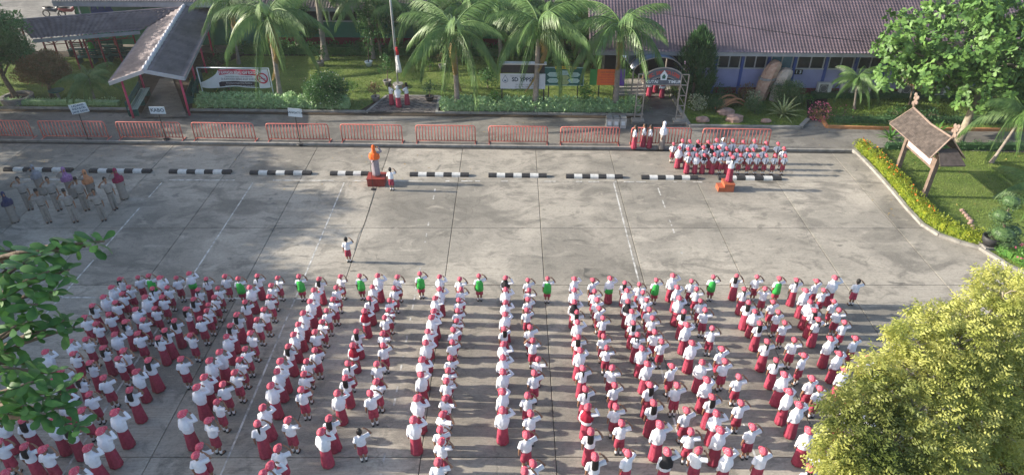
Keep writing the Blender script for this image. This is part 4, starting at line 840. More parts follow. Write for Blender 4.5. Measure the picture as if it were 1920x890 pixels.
def tiled(P00, P10, P11, P01, tw=0.2, tl=0.24, hgt=0.045, lip=0.055):
    """Pressed tile roof: a wave across, a lip at each course. P00-P10 is the eave, P01-P11 the ridge."""
    P00, P10, P11, P01 = (np.array(p, float) for p in (P00, P10, P11, P01))
    nu = max(2, int(max(np.linalg.norm(P10 - P00), np.linalg.norm(P11 - P01)) / tw)); nv = max(2, int(np.linalg.norm(P01 - P00) / tl))
    nrm = np.cross(P10 - P00, P01 - P00); nrm /= np.linalg.norm(nrm); nrm *= np.sign(nrm[2]) or 1
    prof = np.array([0.0, 0.55, 1.0, 0.45]); U = (np.arange(nu * 4 + 1) / (nu * 4)); H = np.resize(prof, nu * 4 + 1) * hgt
    V = []
    for r in range(nv):
        for e, lift in ((0, lip), (1, 0.0)):
            t = (r + e) / nv; a = P00 + (P01 - P00) * t; b = P10 + (P11 - P10) * t
            V.append(a[None] + (b - a)[None] * U[:, None] + nrm[None] * (H + lift)[:, None])
    n = len(U); V = np.concatenate(V); F = []
    i = np.arange(n - 1)
    for r in range(2 * nv - 1): F.append(np.stack([r * n + i, r * n + i + 1, (r + 1) * n + i + 1, (r + 1) * n + i], 1))
    return V, np.concatenate(F)
def roof_part(T, name, mat, quads, tw=0.2, tl=0.24):
    V, F = join_arrays([tiled(*q, tw=tw, tl=tl, hgt=0.045 if tw < .25 else 0.07, lip=0.055 if tl < .22 or tl == .23 or tl == .24 else 0.10) for q in quads]); o = link(name, np_mesh(name, V, F, mat), T); o["kind"] = "stuff"; return o
# right block
cR = G(1400, 178); cR = cR.y + KS * cR.x
T = thing("school_building", "lavender school block with mauve tiled roof and tall window bays", "building", (0, cR, 0), RB)
q = lambda px, py, d=0.0: WB(px, py, cR - d)
xl, xr, xv = q(1290, 178).x, q(1990, 178).x, q(1128, 178).x; ztw, zsill, zdado = q(1400, 100).z, q(1400, 129).z, q(1400, 164).z
part(T, "wall", MB().box(((xl + xr) / 2, 0.1, (zsill + zdado) / 2), (xr - xl, 0.2, zsill - zdado)), m_wallb)
part(T, "dado", MB().box(((xl + xr) / 2, 0.09, zdado / 2 - 0.05), (xr - xl, 0.22, zdado + 0.1)), m_redw)
part(T, "back_wall", MB().box(((xl + xr) / 2, 9.1, 1.6), (xr - xl, 0.2, 3.4)), m_wallb); part(T, "interior_shade_sheet", MB().box(((xv + xr) / 2, 1.6, 1.6), (xr - xv - 0.4, 0.1, 3.2)), m_dark)  # dark sheet stands in for the shade behind windows and open veranda
for s, x in ((-1, xl), (1, xr)): part(T, "end_wall", MB().box((x + s * 0.1, 4.6, 1.55), (0.2, 9.2, 3.1)), m_wallb2)
part(T, "lintel", MB().box(((xl + xr) / 2, 0.1, (ztw + 3.05) / 2), (xr - xl, 0.2, 3.05 - ztw)), m_fascia)
bays = [1343, 1392.5, 1442, 1491.5, 1551, 1607, 1662, 1718, 1774, 1830, 1886, 1942]
bays = [1292] + bays
for k in range(len(bays) - 1):
    xa, xb = q(bays[k], 115).x + 0.12, q(bays[k + 1], 115).x - 0.12; zc = (ztw + zsill) / 2; hh = ztw - zsill
    w = part(T, "window", MB().box(((xa + xb) / 2, 0.06, ztw - 0.03), (xb - xa, 0.1, 0.06)).box(((xa + xb) / 2, 0.04, zsill + 0.03), (xb - xa + 0.1, 0.16, 0.06)).box((xa + 0.03, 0.06, zc), (0.06, 0.1, hh - 0.122)).box((xb - 0.03, 0.06, zc), (0.06, 0.1, hh - 0.122)).box(((xa + xb) / 2, 0.06, zc), (0.06, 0.1, hh - 0.122)), m_winf)
    for s in (-1, 1):
        cx_ = (xa + xb) / 2 + s * (xb - xa - 0.06) / 4; part(w, "pane", MB().box((cx_, 0.07, zc), ((xb - xa) / 2 - 0.1, 0.015, hh - 0.125)), m_glass2 if k == 3 else m_glass)
    part(T, "pilaster", MB().box((xb + 0.12, 0.05, 1.5), (0.17, 0.22, 3.0)), m_blue)
ez = 2.98; e0 = -1.0
xl = xv
part(T, "fascia", MB().box(((xl + xr) / 2, e0 - 0.02, ez - 0.09), (xr - xl + 2.0, 0.05, 0.24)), m_fascia); part(T, "soffit", MB().box(((xl + xr) / 2, (e0 + 0.2) / 2, ez - 0.13), (xr - xl + 2.0, -e0 + 0.2, 0.04)), m_fascia)
roof_part(T, "roof_tiles", m_tile, [((xl - 1, e0 - 0.1, ez), (xr + 1, e0 - 0.1, ez), (xr + 1, 4.7, ez + 3.2), (xl - 1, 4.7, ez + 3.2)), ((xr + 1, 10.2, ez), (xl - 1, 10.2, ez), (xl - 1, 4.7, ez + 3.2), (xr + 1, 4.7, ez + 3.2))], 0.19, 0.23)
part(T, "ridge_cap", MB().tube([(xl - 1, 4.7, ez + 3.25), (xr + 1, 4.7, ez + 3.25)], 0.09, 8), m_tile2)
N1 = part(T, "number_plate", MB().box((q(1497, 135).x, -0.02, q(1497, 135).z), (0.5, 0.03, 0.3)), m_black)
for s, ch_ in ((-1, "1"), (1, "3")): lettering(T, ch_, 0.27, m_signw, (q(1497, 135).x + s * 0.11, -0.038, q(1497, 135).z), bold=0.008)
# outdoor units under the windows
m_ac = M("aircon_white", (0.55, 0.55, 0.52), 0.5, 0.1, 4); m_grille = M("aircon_grille", (0.12, 0.12, 0.12), 0.6, 0.1, 4)
for k, (px, py) in enumerate(((1545, 165), (1589, 166), (1618, 168), (1762, 168), (1700, 167), (1866, 160))):
    p = WB(px, py, cR - 0.35); A = thing("air_conditioner", f"boxy white air conditioner unit on the lavender wall, {ORD[k + 1]} from left", "air conditioner", (p.x, BY(p.x, cR - 0.35), p.z - 0.3), RB, "outdoor air conditioner units")
    part(A, "casing", MB().box((0, 0, 0.32), (0.82, 0.3, 0.62)), m_ac); part(A, "grille", MB().box((-0.08, -0.157, 0.32), (0.5, 0.012, 0.5)), m_grille)
    part(A, "fan_guard", MB().tube([(-0.08 + 0.21 * math.cos(t), -0.168, 0.32 + 0.21 * math.sin(t)) for t in [i * math.pi / 8 for i in range(17)]], 0.008, 5), m_ac)
    for s in (-1, 1): part(A, "bracket", MB().box((0.3 * s, 0.08, -0.02), (0.05, 0.5, 0.06)), m_grille)
# left green block, further back, and the block with the mural behind it
cL = G(700, 92).y + KS * G(700, 92).x
T = thing("green_building", "green school block with red base behind the palms", "building", (0, cL, 0), RB); q = lambda px, py, d=0.0: WB(px, py, cL - d)
xl, xr = q(492, 80).x, q(1150, 80).x; z1_, z2_, z3_ = q(700, 71).z, q(700, 42).z, q(700, 13).z
part(T, "dado", MB().box(((xl + xr) / 2, 0.08, z1_ / 2 - 0.05), (xr - xl, 0.24, z1_ + 0.1)), m_redw); part(T, "wall", MB().box(((xl + xr) / 2, 0.1, (z1_ + z2_) / 2), (xr - xl, 0.2, z2_ - z1_)), m_greenw)
part(T, "interior_shade_sheet", MB().box(((xl + xr) / 2, 1.5, 1.6), (xr - xl, 0.1, 3.2)), m_dark); part(T, "back_wall", MB().box(((xl + xr) / 2, 9, 1.6), (xr - xl, 0.2, 3.2)), m_greenw)
for x in (xl, xr): part(T, "end_wall", MB().box((x, 4.6, 1.55), (0.2, 8.8, 3.1)), m_greenw)
for k in range(15):
    xa = xl + (xr - xl) * k / 15; w = part(T, "window", MB().box((xa + 0.06, 0.1, (z2_ + z3_) / 2), (0.1, 0.16, z3_ - z2_)).box((xa + (xr - xl) / 30 + 0.1, 0.1, z2_ + 0.03), ((xr - xl) / 15 - 0.1, 0.22, 0.07)).box((xa + (xr - xl) / 30 + 0.06, 0.1, (z2_ + z3_) / 2 + 0.05), (0.06, 0.12, z3_ - z2_ - 0.12)), m_winf)
    part(w, "pane", MB().box((xa + (xr - xl) / 30 + 0.06, 0.14, (z2_ + z3_) / 2), ((xr - xl) / 15 - 0.12, 0.015, z3_ - z2_ - 0.02)), m_glass)
ez = z3_ + 0.12; part(T, "fascia", MB().box(((xl + xr) / 2, -0.95, ez - 0.1), (xr - xl + 1.5, 0.05, 0.22)), m_fascia)
roof_part(T, "roof_tiles", m_tile2, [((xl - 0.8, -1.05, ez), (xr + 0.8, -1.05, ez), (xr + 0.8, 4.6, ez + 2.6), (xl - 0.8, 4.6, ez + 2.6)), ((xr + 0.8, 10, ez), (xl - 0.8, 10, ez), (xl - 0.8, 4.6, ez + 2.6), (xr + 0.8, 4.6, ez + 2.6))])
cF = cL + 0.4; T = thing("mural_building", "pale green block with a faded mural, beyond the covered walk", "building", (0, cF, 0), RB); q = lambda px, py, d=0.0: WB(px, py, cF - d)
xl, xr, zt = q(140, 20).x, q(488, 20).x, q(300, 3).z
part(T, "wall", MB().box(((xl + xr) / 2, 4, (zt) / 2), (xr - xl, 8, zt)), m_greenw); part(T, "mural_panel", MB().box(((q(168, 20).x + q(268, 20).x) / 2, -0.03, q(200, 17).z), (q(268, 20).x - q(168, 20).x, 0.05, 0.9)), m_greenl)
for px in (178, 192, 205): part(T, "painted_figure", MB().add([(q(px, 20).x + a_, -0.06, q(px, 22).z + b_) for a_, b_ in ((-0.25, -0.4), (0.25, -0.4), (0.3, 0.1), (0.1, 0.5), (-0.12, 0.48), (-0.3, 0.05))], [(0, 1, 2, 3, 4, 5)]), m_blue)
part(T, "fascia", MB().box(((xl + xr) / 2, -1.0, zt + 0.05), (xr - xl + 1.5, 0.06, 0.35)), m_fascia); part(T, "gutter_post", MB().tube([(q(164, 20).x, -0.9, 0), (q(164, 20).x, -0.9, zt)], 0.05, 8), m_fascia)
roof_part(T, "roof_tiles", m_tile2, [((xl - 0.8, -1.05, zt + 0.2), (xr + 0.8, -1.05, zt + 0.2), (xr + 0.8, 4, zt + 2.6), (xl - 0.8, 4, zt + 2.6))])
# covered walks on the far left
m_benchg = M("bench_green", (0.02, 0.10, 0.085), 0.5, 0.15, 5); m_benchp = M("bench_pale", (0.33, 0.44, 0.40), 0.5, 0.1, 5)
A, B = G(270, 134, 3.1), G(350, 6, 3.1); L0, R0 = G(205, 157, 2.35), G(346, 148, 2.45)
T = thing("covered_walk", "gabled shelter with slate tiled roof and pink posts over the garden path", "shelter", (A.x, A.y, 0)); o_ = V3((A.x, A.y, 0))
a_, b_, e1, e2 = A - o_, B - o_, L0 - A, R0 - A
roof_part(T, "roof_tiles", m_tile2, [(a_ + e1, b_ + e1, b_, a_), (b_ + e2, a_ + e2, a_, b_)], 0.24, 0.29)
part(T, "ridge_cap", MB().tube([a_.lerp(b_, t) + V3((0, 0, 0.07 + 0.02 * (i % 2))) for i, t in enumerate(np.linspace(0, 1, 40))], [0.15 if i % 2 else 0.10 for i in range(40)], 8), m_winf)
for e in (e1, e2):
    part(T, "barge_board", MB().bar(a_ + V3((0, 0, 0.0)), a_ + e + V3((0, 0, 0.0)), 0.06, 0.2), m_winf); d = (b_ - a_); part(T, "eave_board", MB().bar(a_ + e - V3((0, 0, 0.04)), b_ + e - V3((0, 0, 0.04)), 0.05, 0.12), m_fascia)
    for t in (0.05, 0.3, 0.55, 0.8): P = a_ + d * t + e * 0.78; part(T, "post", MB().tube([(P.x, P.y, 0.05), (P.x, P.y, P.z - 0.05)], 0.065, 8), m_pink, True); part(T, "rafter", MB().bar(a_ + d * t - V3((0, 0, 0.1)), P - V3((0, 0, 0.08)), 0.07, 0.07), m_pink)
gd = (B - A).normalized()
def bench(name, lab, c, dirv, L, pale, n=5):
    Tb = thing(name, lab, "bench", (c.x, c.y, 0.06), math.atan2(dirv.y, dirv.x), "slatted benches under the covered walks")
    for i in range(n): part(Tb, "slat", MB().box((0, -0.22 + 0.11 * i, 0.45), (L, 0.085, 0.04)), m_benchp if pale else m_benchg)
    for i in range(3): part(Tb, "back_slat", MB().box((0, 0.28, 0.58 + 0.13 * i), (L, 0.035, 0.09)), m_benchg)
    for s in (-1, 0, 1): part(Tb, "leg", MB().box((s * (L / 2 - 0.1), 0.02, 0.21), (0.07, 0.5, 0.42)).box((s * (L / 2 - 0.1), 0.31, 0.45), (0.06, 0.05, 0.9)), m_benchg)
bench("bench", "slatted bench in pale green under the shelter's near edge", G(262, 188, 0.4), gd, 3.4, True)
bench("bench", "dark green bench along the far edge of the shelter, beside the banner frame", G(362, 165, 0.4), -gd, 3.6, False)
for i, (px, py) in enumerate(((178, 112), (235, 108), (200, 92), (160, 98))): bench("bench", ("dark green bench in front of the vested guard", "dark green bench by the shelter side", "dark green bench behind the vested guard", "dark green bench under the long roof near the shrub")[i], G(px, py, 0.3), V3((1, 0.05, 0)), 2.2, False)
A2, B2 = G(28, 41, 3.0), G(335, 17, 3.0); L2_, R2_ = G(62, 76, 2.3), G(262, 60, 2.3)
o_ = V3((A2.x, A2.y, 0)); T = thing("covered_walk", "long low shelter roofed in slate tiles, running back to the left", "shelter", o_); a_, b_, l_, r_ = A2 - o_, B2 - o_, L2_ - o_, R2_ - o_
roof_part(T, "roof_tiles", m_tile2, [(l_, r_, b_, a_), (b_ + (b_ - r_) * V3((1, 1, -1)), a_ + (a_ - l_) * V3((1, 1, -1)), a_, b_)] if False else [(l_, r_, b_, a_)], 0.36, 0.36)
bk = (a_ - l_); bk2 = V3((bk.x, bk.y, -bk.z)); roof_part(T, "rear_tiles", m_tile2, [(b_ + bk2, a_ + bk2, a_, b_)], 0.26, 0.3)
part(T, "ridge_cap", MB().tube([a_ + V3((0, 0, 0.06)), b_ + V3((0, 0, 0.06))], 0.1, 8), m_tile2); part(T, "eave_board", MB().bar(l_ - V3((0, 0, 0.05)), r_ - V3((0, 0, 0.05)), 0.05, 0.22), m_fascia)
for t in (0.05, 0.3, 0.42, 0.56, 0.72, 0.9):
    P = l_.lerp(r_, t) + V3((0, 0.35, 0)); part(T, "post", MB().tube([(P.x, P.y, 0), (P.x, P.y, P.z + 0.1)], 0.06, 8), m_maroonp); P2 = P + bk * 1.5; part(T, "post", MB().tube([(P2.x, P2.y, 0), (P2.x, P2.y, P.z + 0.1)], 0.06, 8), m_maroonp)
for i in range(10):
    P = l_.lerp(r_, 0.05 + 0.085 * i) + V3((0, 0.35, -0.12)); P3 = l_.lerp(r_, 0.05 + 0.085 * (i + 1)) + V3((0, 0.35, -0.12)); z_ = -0.32 * (i % 2); zz_ = -0.32 * ((i + 1) % 2); part(T, "truss_brace", MB().bar(P + V3((0, 0, z_)), P3 + V3((0, 0, zz_)), 0.04), m_maroonp)
P = l_.lerp(r_, 0.05) + V3((0, 0.35, -0.45)); P3 = l_.lerp(r_, 0.9) + V3((0, 0.35, -0.45)); part(T, "truss_chord", MB().bar(P, P3, 0.04), m_maroonp)
# entrance arch and barrel canopy
m_steel = M("arch_steel", (0.33, 0.30, 0.27), 0.5, 0.2, 6, metal=0.3); m_archp = M("arch_panel", (0.10, 0.12, 0.15), 0.5, 0.15, 3); m_can = M("canopy_blue", (0.11, 0.155, 0.24), 0.28, 0.2, 2, spec=0.5)
g0, g1 = G(1198, 229), G(1268, 229); c = (g0.y + g1.y) / 2 + KS * (g0.x + g1.x) / 2
def aw(px, py): return WB(px, py, c)
w0, w1 = aw(1196, 228), aw(1273, 222); mx_ = (w0.x + w1.x) / 2; hw = (w1.x - w0.x) / 2; zt = aw(1205, 141).z; za = aw(1243, 129).z; zb2 = aw(1240, 159).z
T = thing("entrance_arch", "steel lattice entrance arch with red lettering and a white droplet emblem", "arch", (mx_, BY(mx_, c), 0.05), RB)
for s in (-1, 1):
    xo, xi = s * (hw + 0.22), s * (hw - 0.18)
    part(T, "pillar", MB().bar((xo, 0, 0), (xo, 0, zt), 0.06).bar((xi, 0, 0), (xi, 0, zt), 0.06), m_steel); part(T, "footing", MB().box(((xo + xi) / 2, 0, 0.05), (0.7, 0.5, 0.12)), m_kerb)
    for i in range(5):
        z_ = 0.35 + (zt - 0.35) * i / 4; part(T, "rung", MB().bar((xo, 0, z_), (xi, 0, z_), 0.045), m_steel)
        if i < 4: part(T, "brace", MB().bar((xo, 0.03, z_), (xi, 0.03, z_ + (zt - 0.35) / 4), 0.03), m_steel)
arc = lambda r, t, zc_: (r * math.sin(t), 0, zc_ + (za - zt) * 1.0 * (math.cos(t) - math.cos(1.0)) / (1 - math.cos(1.0)))
R_ = (hw - 0.18) / math.sin(1.0); ts = np.linspace(-1, 1, 19)
top = [V3(arc(R_, t, zt)) for t in ts]; low = [V3((p.x * 0.93, 0, p.z - 0.52)) for p in top]
part(T, "upper_arc", MB().tube(top, 0.035, 8), m_steel, True); part(T, "lower_arc", MB().tube(low, 0.025, 8), m_steel, True)
mbp = MB(); mbp.add([p + V3((0, 0.0, 0)) for p in top] + [p for p in low], [(i, 19 + i, 20 + i, i + 1) for i in range(18)]); mbp.add([p + V3((0, 0.02, 0)) for p in top] + [p + V3((0, 0.02, 0)) for p in low], [(i + 1, 20 + i, 19 + i, i) for i in range(18)]); part(T, "arc_panel", mbp, m_archp)
part(T, "name_beam", MB().box((0, 0, zb2 + 0.12), (2 * hw - 0.4, 0.05, 0.28)), m_archp); part(T, "lower_beam", MB().box((0, 0, zb2 - 0.06), (2 * hw - 0.36, 0.05, 0.05)), m_steel)
s_ = "KEC. SANGATTA UTARA"
m_redl = M("letter_red", (0.45, 0.08, 0.07), 0.5, 0.1, 4)
for i, ch_ in enumerate(s_):
    t = -0.80 + 1.6 * i / (len(s_) - 1); p = V3(arc(R_ * 0.965, t, zt - 0.26)); o = lettering(T, ch_, 0.27, m_redl, (p.x, -0.03, p.z), bold=0.008, rot=(math.pi / 2, t * 0.62, 0), wide=0.8)
lettering(T, "KUTAI", 0.24, m_signw, (-0.62, -0.03, zb2 + 0.12), bold=0.004); lettering(T, "TIMUR", 0.24, m_signw, (0.62, -0.03, zb2 + 0.12), bold=0.004)
em = [(-0.0, 0.36), (0.2, 0.08), (0.16, -0.2), (-0.16, -0.2), (-0.2, 0.08)]; part(T, "emblem", MB().add([(x, -0.04, zb2 + 0.42 + z_) for x, z_ in em] + [(x, -0.02, zb2 + 0.42 + z_) for x, z_ in em], [(4, 3, 2, 1, 0)] + [(i, (i + 1) % 5, 5 + (i + 1) % 5, 5 + i) for i in range(5)]), m_signw)
part(T, "emblem_mark", MB().add([(x * 0.5, -0.043, zb2 + 0.40 + z_ * 0.5) for x, z_ in em], [(4, 3, 2, 1, 0)]), m_benchg)
p0 = G(1226, 197); T = thing("barrel_canopy", "dark blue barrel-vaulted canopy over the path behind the arch", "canopy", (p0.x, p0.y, 0), 0.10)
n = 14; mbc = MB(); rad = 1.5
for y in (0.0, 3.0):
    for k in (1, 0.985):
        for i in range(n + 1): t = math.pi * (0.08 + 0.84 * i / n); mbc.v.append((rad * k * math.cos(t), y, 1.9 + rad * 0.66 * k * math.sin(t)))
m1 = n + 1; mbc.f = [(i, i + 1, 2 * m1 + i + 1, 2 * m1 + i) for i in range(n)] + [(m1 + i + 1, m1 + i, 3 * m1 + i, 3 * m1 + i + 1) for i in range(n)] + [(i + 1, i, m1 + i, m1 + i + 1) for i in range(n)]; mbc.m = [0] * len(mbc.f)
part(T, "vault_sheet", mbc, m_can, True)
for y in (-0.02, 1.0, 2.0, 3.0): part(T, "hoop", MB().tube([(rad * 1.01 * math.cos(math.pi * (0.08 + 0.84 * i / n)), y, 1.91 + rad * 0.67 * math.sin(math.pi * (0.08 + 0.84 * i / n))) for i in range(n + 1)], 0.035, 6), m_steel)
for y in (0.05, 2.95):
    for s in (-1, 1): part(T, "post", MB().tube([(s * 1.45, y, 0), (s * 1.45, y, 2.1)], 0.05, 8), m_steel)
T = thing("entrance_steps", "broad concrete steps leading up under the blue canopy", "steps", (*G(1192, 176).xy, 0), 0.05)
for i in range(4): part(T, "step", MB().box((-0.3, 0.2 * i, 0.08 + 0.075 * i), (1.7, 0.9, 0.16 + 0.15 * i)), m_conw)
# other people by the buildings
KINDS["gv"] = dict(kind="man", pL="down", pR="down", cap="peci", vest=True); KINDS["md"] = dict(kind="man", pL="down", pR="down", cap=False); KINDS["ps"] = dict(kind="scarf", pL="down", pR="salute", scarf=m_scarfw, cap=False); KINDS["pr"] = dict(kind="scarf", pL="down", pR="down", scarf=m_scarfr, cap=False)
person("gv", KINDS["gv"], G(180, 113), math.pi + 0.2, 1.66, "guard in fluorescent green vest under the long shelter", "person", None)
person("md", KINDS["md"], G(1207, 172, 0.1), 0.4, 1.66, "person in grey clothes standing at the edge of the canopy steps", "person", None)
for x, y, t, l in ((1216, 181, "ps", "pupil in white headscarf saluting under the entrance arch"), (1228, 174, "fd", "pupil with dark hair saluting further in beneath the arch"), (1240, 184, "pr", "pupil in crimson headscarf standing at the path edge beneath the arch"), (1222, 170, "ps", "pupil in white headscarf deepest beneath the canopy")): person(t, KINDS[t], G(x, y, 0.08), 0.3, 1.35, l, "pupil", None)
# motorbikes and rider parked beyond the long shelter
m_tyre = M("tyre", (0.015, 0.015, 0.016), 0.8, 0.2, 5); m_bike = M("motorbike_paint", (0.05, 0.05, 0.06), 0.3, 0.2, 4); m_bikr = M("motorbike_red", (0.25, 0.05, 0.05), 0.35, 0.2, 4)
def bike(lab, loc, rz, mt):
    Tb = thing("motorbike", lab, "motorbike", loc, rz, "parked motorbikes")
    for x in (-0.62, 0.62): part(Tb, "wheel", MB().tube([(x + 0.26 * math.cos(t), 0, 0.29 + 0.26 * math.sin(t)) for t in [i * math.pi / 9 for i in range(19)]], 0.045, 6), m_tyre, True)
    part(Tb, "body", MB().tube([(-0.75, 0, 0.75), (-0.3, 0, 0.62), (0.15, 0, 0.5), (0.42, 0, 0.72), (0.5, 0, 0.95)], [0.06, 0.16, 0.13, 0.14, 0.07], 10), mt, True); part(Tb, "saddle", MB().tube([(-0.7, 0, 0.84), (-0.2, 0, 0.8), (0.1, 0, 0.76)], [0.07, 0.12, 0.06], 10, ey=0.6), m_tyre, True)
    part(Tb, "handlebar", MB().tube([(0.42, -0.34, 1.02), (0.5, 0, 0.98), (0.42, 0.34, 1.02)], 0.02, 6), m_black); part(Tb, "fork", MB().bar((0.5, 0, 0.95), (0.62, 0, 0.29), 0.06), m_black); part(Tb, "headlight", MB().ball((0.56, 0, 0.86), 0.08, 8, 6), m_winf)
bike("dark motorbike parked beyond the long shelter", G(104, 32), 0.1, m_bike); bike("reddish motorbike parked beside the dark one", G(134, 32), 0.6, m_bikr)
# off to the left, outside the picture: an unseen block added beside the trees to throw morning shade on the yard
T = thing("shade_block", "plain two-storey block standing beyond the yard's left side", "building", (-36, 0, 0))
roof_pts = [(6, 11.9), (11.5, 11.3), (17, 9.9), (22.5, 8.6), (26, 7.6)]
part(T, "wall", MB().add([(-6, 2, 0), (6, 2, 0), (6, 29.5, 0), (-6, 29.5, 0), (-6, 2, 8), (6, 2, 9.0), (6, 29.5, 5.2), (-6, 29.5, 4.8)], [(0, 1, 5, 4), (1, 2, 6, 5), (2, 3, 7, 6), (3, 0, 4, 7), (4, 5, 6, 7)]), m_conw)
part(T, "roof", MB().add([(-6.6, 1.5, 8.2), (6.6, 1.5, 9.4), (6.6, 30, 5.6), (-6.6, 30, 5.2), (-6.6, 1.5, 8.0), (6.6, 1.5, 9.2), (6.6, 30, 5.4), (-6.6, 30, 5.0)], [(0, 1, 2, 3), (7, 6, 5, 4), (0, 4, 5, 1), (1, 5, 6, 2), (2, 6, 7, 3), (3, 7, 4, 0)]), m_tile2)
for fl in range(2):
    for k in range(5): w = part(T, "window", MB().box((6.02, 5.2 + 4.0 * k, 1.7 + 2.6 * fl), (0.1, 2.0, 1.0)), m_winf); part(w, "pane", MB().box((6.06, 5.2 + 4.0 * k, 1.7 + 2.6 * fl), (0.06, 1.8, 0.8)), m_glass)
# ---------------------------------------------------------------- plants
def leafmat(n, c1, c2, tr=0.3, sc=1.4, rough=0.5, spec=0.35): return M(n, c1, rough, 0.2, sc, col2=c2, translucent=tr, spec=spec)
m_bark = M("bark", (0.15, 0.115, 0.085), 0.9, 0.35, 5, bump=0.6); m_barkp = M("pale_bark", (0.27, 0.235, 0.18), 0.9, 0.35, 4, bump=0.6); m_palmb = M("palm_bark", (0.24, 0.21, 0.18), 0.9, 0.25, 5, bump=0.4)
l_mango = leafmat("leaf_deep_green", (0.038, 0.115, 0.03), (0.10, 0.22, 0.06)); l_almond = leafmat("leaf_almond", (0.04, 0.11, 0.028), (0.185, 0.33, 0.08), 0.22, 2.2, 0.5, 0.35); l_almd = leafmat("leaf_almond_dark", (0.03, 0.10, 0.028), (0.09, 0.21, 0.045), 0.25, 1.2, 0.4, 0.4)
l_rust = leafmat("leaf_rusty", (0.12, 0.125, 0.04), (0.29, 0.15, 0.07), 0.25, 5); l_hedge = leafmat("leaf_hedge_pale", (0.24, 0.42, 0.17), (0.5, 0.66, 0.36), 0.3, 6); l_ixora = leafmat("leaf_ixora", (0.13, 0.21, 0.02), (0.33, 0.36, 0.03), 0.3, 4); l_yelg = leafmat("leaf_dull_green", (0.11, 0.15, 0.035), (0.30, 0.32, 0.09), 0.4, 2.4); l_yellow = leafmat("leaf_yellow_green", (0.29, 0.335, 0.07), (0.62, 0.61, 0.20), 0.45, 2.4)
l_cyp = leafmat("leaf_cypress", (0.03, 0.08, 0.03), (0.07, 0.15, 0.05), 0.15, 4); l_fern = leafmat("leaf_fresh", (0.05, 0.16, 0.03), (0.14, 0.28, 0.05), 0.3, 4); l_palm = leafmat("leaf_palm", (0.05, 0.125, 0.028), (0.16, 0.265, 0.08), 0.3, 2.5, 0.45, 0.5); l_palmd = leafmat("leaf_palm_dry", (0.25, 0.17, 0.06), (0.34, 0.27, 0.10), 0.25, 2)
l_topi = leafmat("leaf_topiary", (0.04, 0.09, 0.03), (0.10, 0.17, 0.06), 0.15, 9); l_agave = leafmat("leaf_agave", (0.14, 0.22, 0.07), (0.45, 0.46, 0.22), 0.1, 9); l_var = leafmat("leaf_variegated", (0.10, 0.18, 0.06), (0.55, 0.55, 0.38), 0.2, 12)
fl_white = leafmat("petal_white", (0.7, 0.7, 0.62), (0.8, 0.8, 0.76), 0.2); fl_pink = leafmat("petal_pink", (0.42, 0.06, 0.12), (0.6, 0.18, 0.28), 0.2, 8); fl_orange = leafmat("petal_orange", (0.65, 0.12, 0.02), (0.75, 0.25, 0.03), 0.2, 8); fl_vio = leafmat("petal_violet", (0.35, 0.10, 0.45), (0.5, 0.2, 0.6), 0.2, 8)
m_pot = M("pot_stone", (0.22, 0.21, 0.2), 0.85, 0.25, 5, bump=0.4); m_pott = M("pot_teal", (0.05, 0.26, 0.24), 0.5, 0.2, 5); m_potk = M("pot_black", (0.03, 0.03, 0.032), 0.6, 0.2, 5)
def arr_part(T, name, VF, mat, kind=None):
    o = link(name, np_mesh(name, VF[0], VF[1], mat), T)
    if kind: o["kind"] = kind
    return o
def bush(name, lab, cat, px, py, w, h, leaf, L=0.09, W=0.05, per=520, flower=None, stem=True, pot=None, z=0.06, group=None, n=14, lift=0.0, nf=60, base=None):
    p = base or G(px, py, z); T = thing(name, lab, cat, (p.x, p.y, p.z), 0, group); zb = 0.0
    if pot:
        part(T, "pot", MB().loft([(0, 0, 0, 0.17, 0.17), (0.28, 0, 0, 0.26, 0.26), (0.33, 0, 0, 0.28, 0.28), (0.33, 0, 0, 0.23, 0.23), (0.26, 0, 0, 0.22, 0.22)], 18), pot, True); zb = 0.28
    c = (0, 0, zb + lift + h / 2); cl = crown_clumps(c, (w / 2 * .72, w / 2 * .72, h / 2 * .72), n, min(w, h) * 0.26, int(px), -1)
    arr_part(T, "crown", foliage(cl, per, L, W, OVAL, 0.2, 0.6, 0.45), leaf)
    if stem: part(T, "stem", tree_limbs(MB(), (0, 0, zb * 0.8), (0, 0, zb + lift + h * 0.45), max(0.025, w * 0.03), cl, 6, int(px)), m_bark)
    if flower:
        P, d = ball_points(nf, c, (w / 2, w / 2, h / 2), 0.92); V, F = leaf_arrays(P, d + rng.normal(size=(nf, 3)) * 0.3, 0.07, 0.07, [(0, .5), (.5, 1), (1, .4)], 0.1); arr_part(T, "blossom", (V, F), flower)
    return T
# broad tree on the far left, shrub, small palm, round table
def tree(name, lab, cat, base, cz, r, leaf, L, W, nclump, csz, per, prof=OVAL, trunk_r=0.14, bark=m_bark, off=(0, 0), limbs=10, seed=3, group=None, whorl=0, low=-0.6):
    T = thing(name, lab, cat, base, 0, group); c = (off[0], off[1], cz); cl = crown_clumps(c, r, nclump, csz, seed, low)
    if whorl:
        out = []
        for cc, rr in cl:
            P, d = ball_points(whorl, cc, rr, 0.7); d = unit(d + np.array([0, 0, 0.35]) + rng.normal(size=d.shape) * 0.3)
            for j in range(7):
                side = unit(np.cross(d, rng.normal(size=(1, 3)))); A = unit(np.cross(d, side) * 0 + side * 1.0 + d * rng.uniform(0.15, 0.6, (len(d), 1)))
                k = rng.uniform(0.7, 1.2, len(P)); out.append(leaf_arrays(P, A, L * k, W * k, prof, 0.25, d))
        VF = join_arrays(out)
    else: VF = foliage(cl, per, L, W, prof, 0.2, 0.5, 0.45)
    arr_part(T, "crown", VF, leaf); part(T, "trunk", tree_limbs(MB(), (0, 0, -0.1), (off[0] * 0.8, off[1] * 0.8, cz - r[2] * 0.25), trunk_r, cl, limbs, seed), bark, True); return T
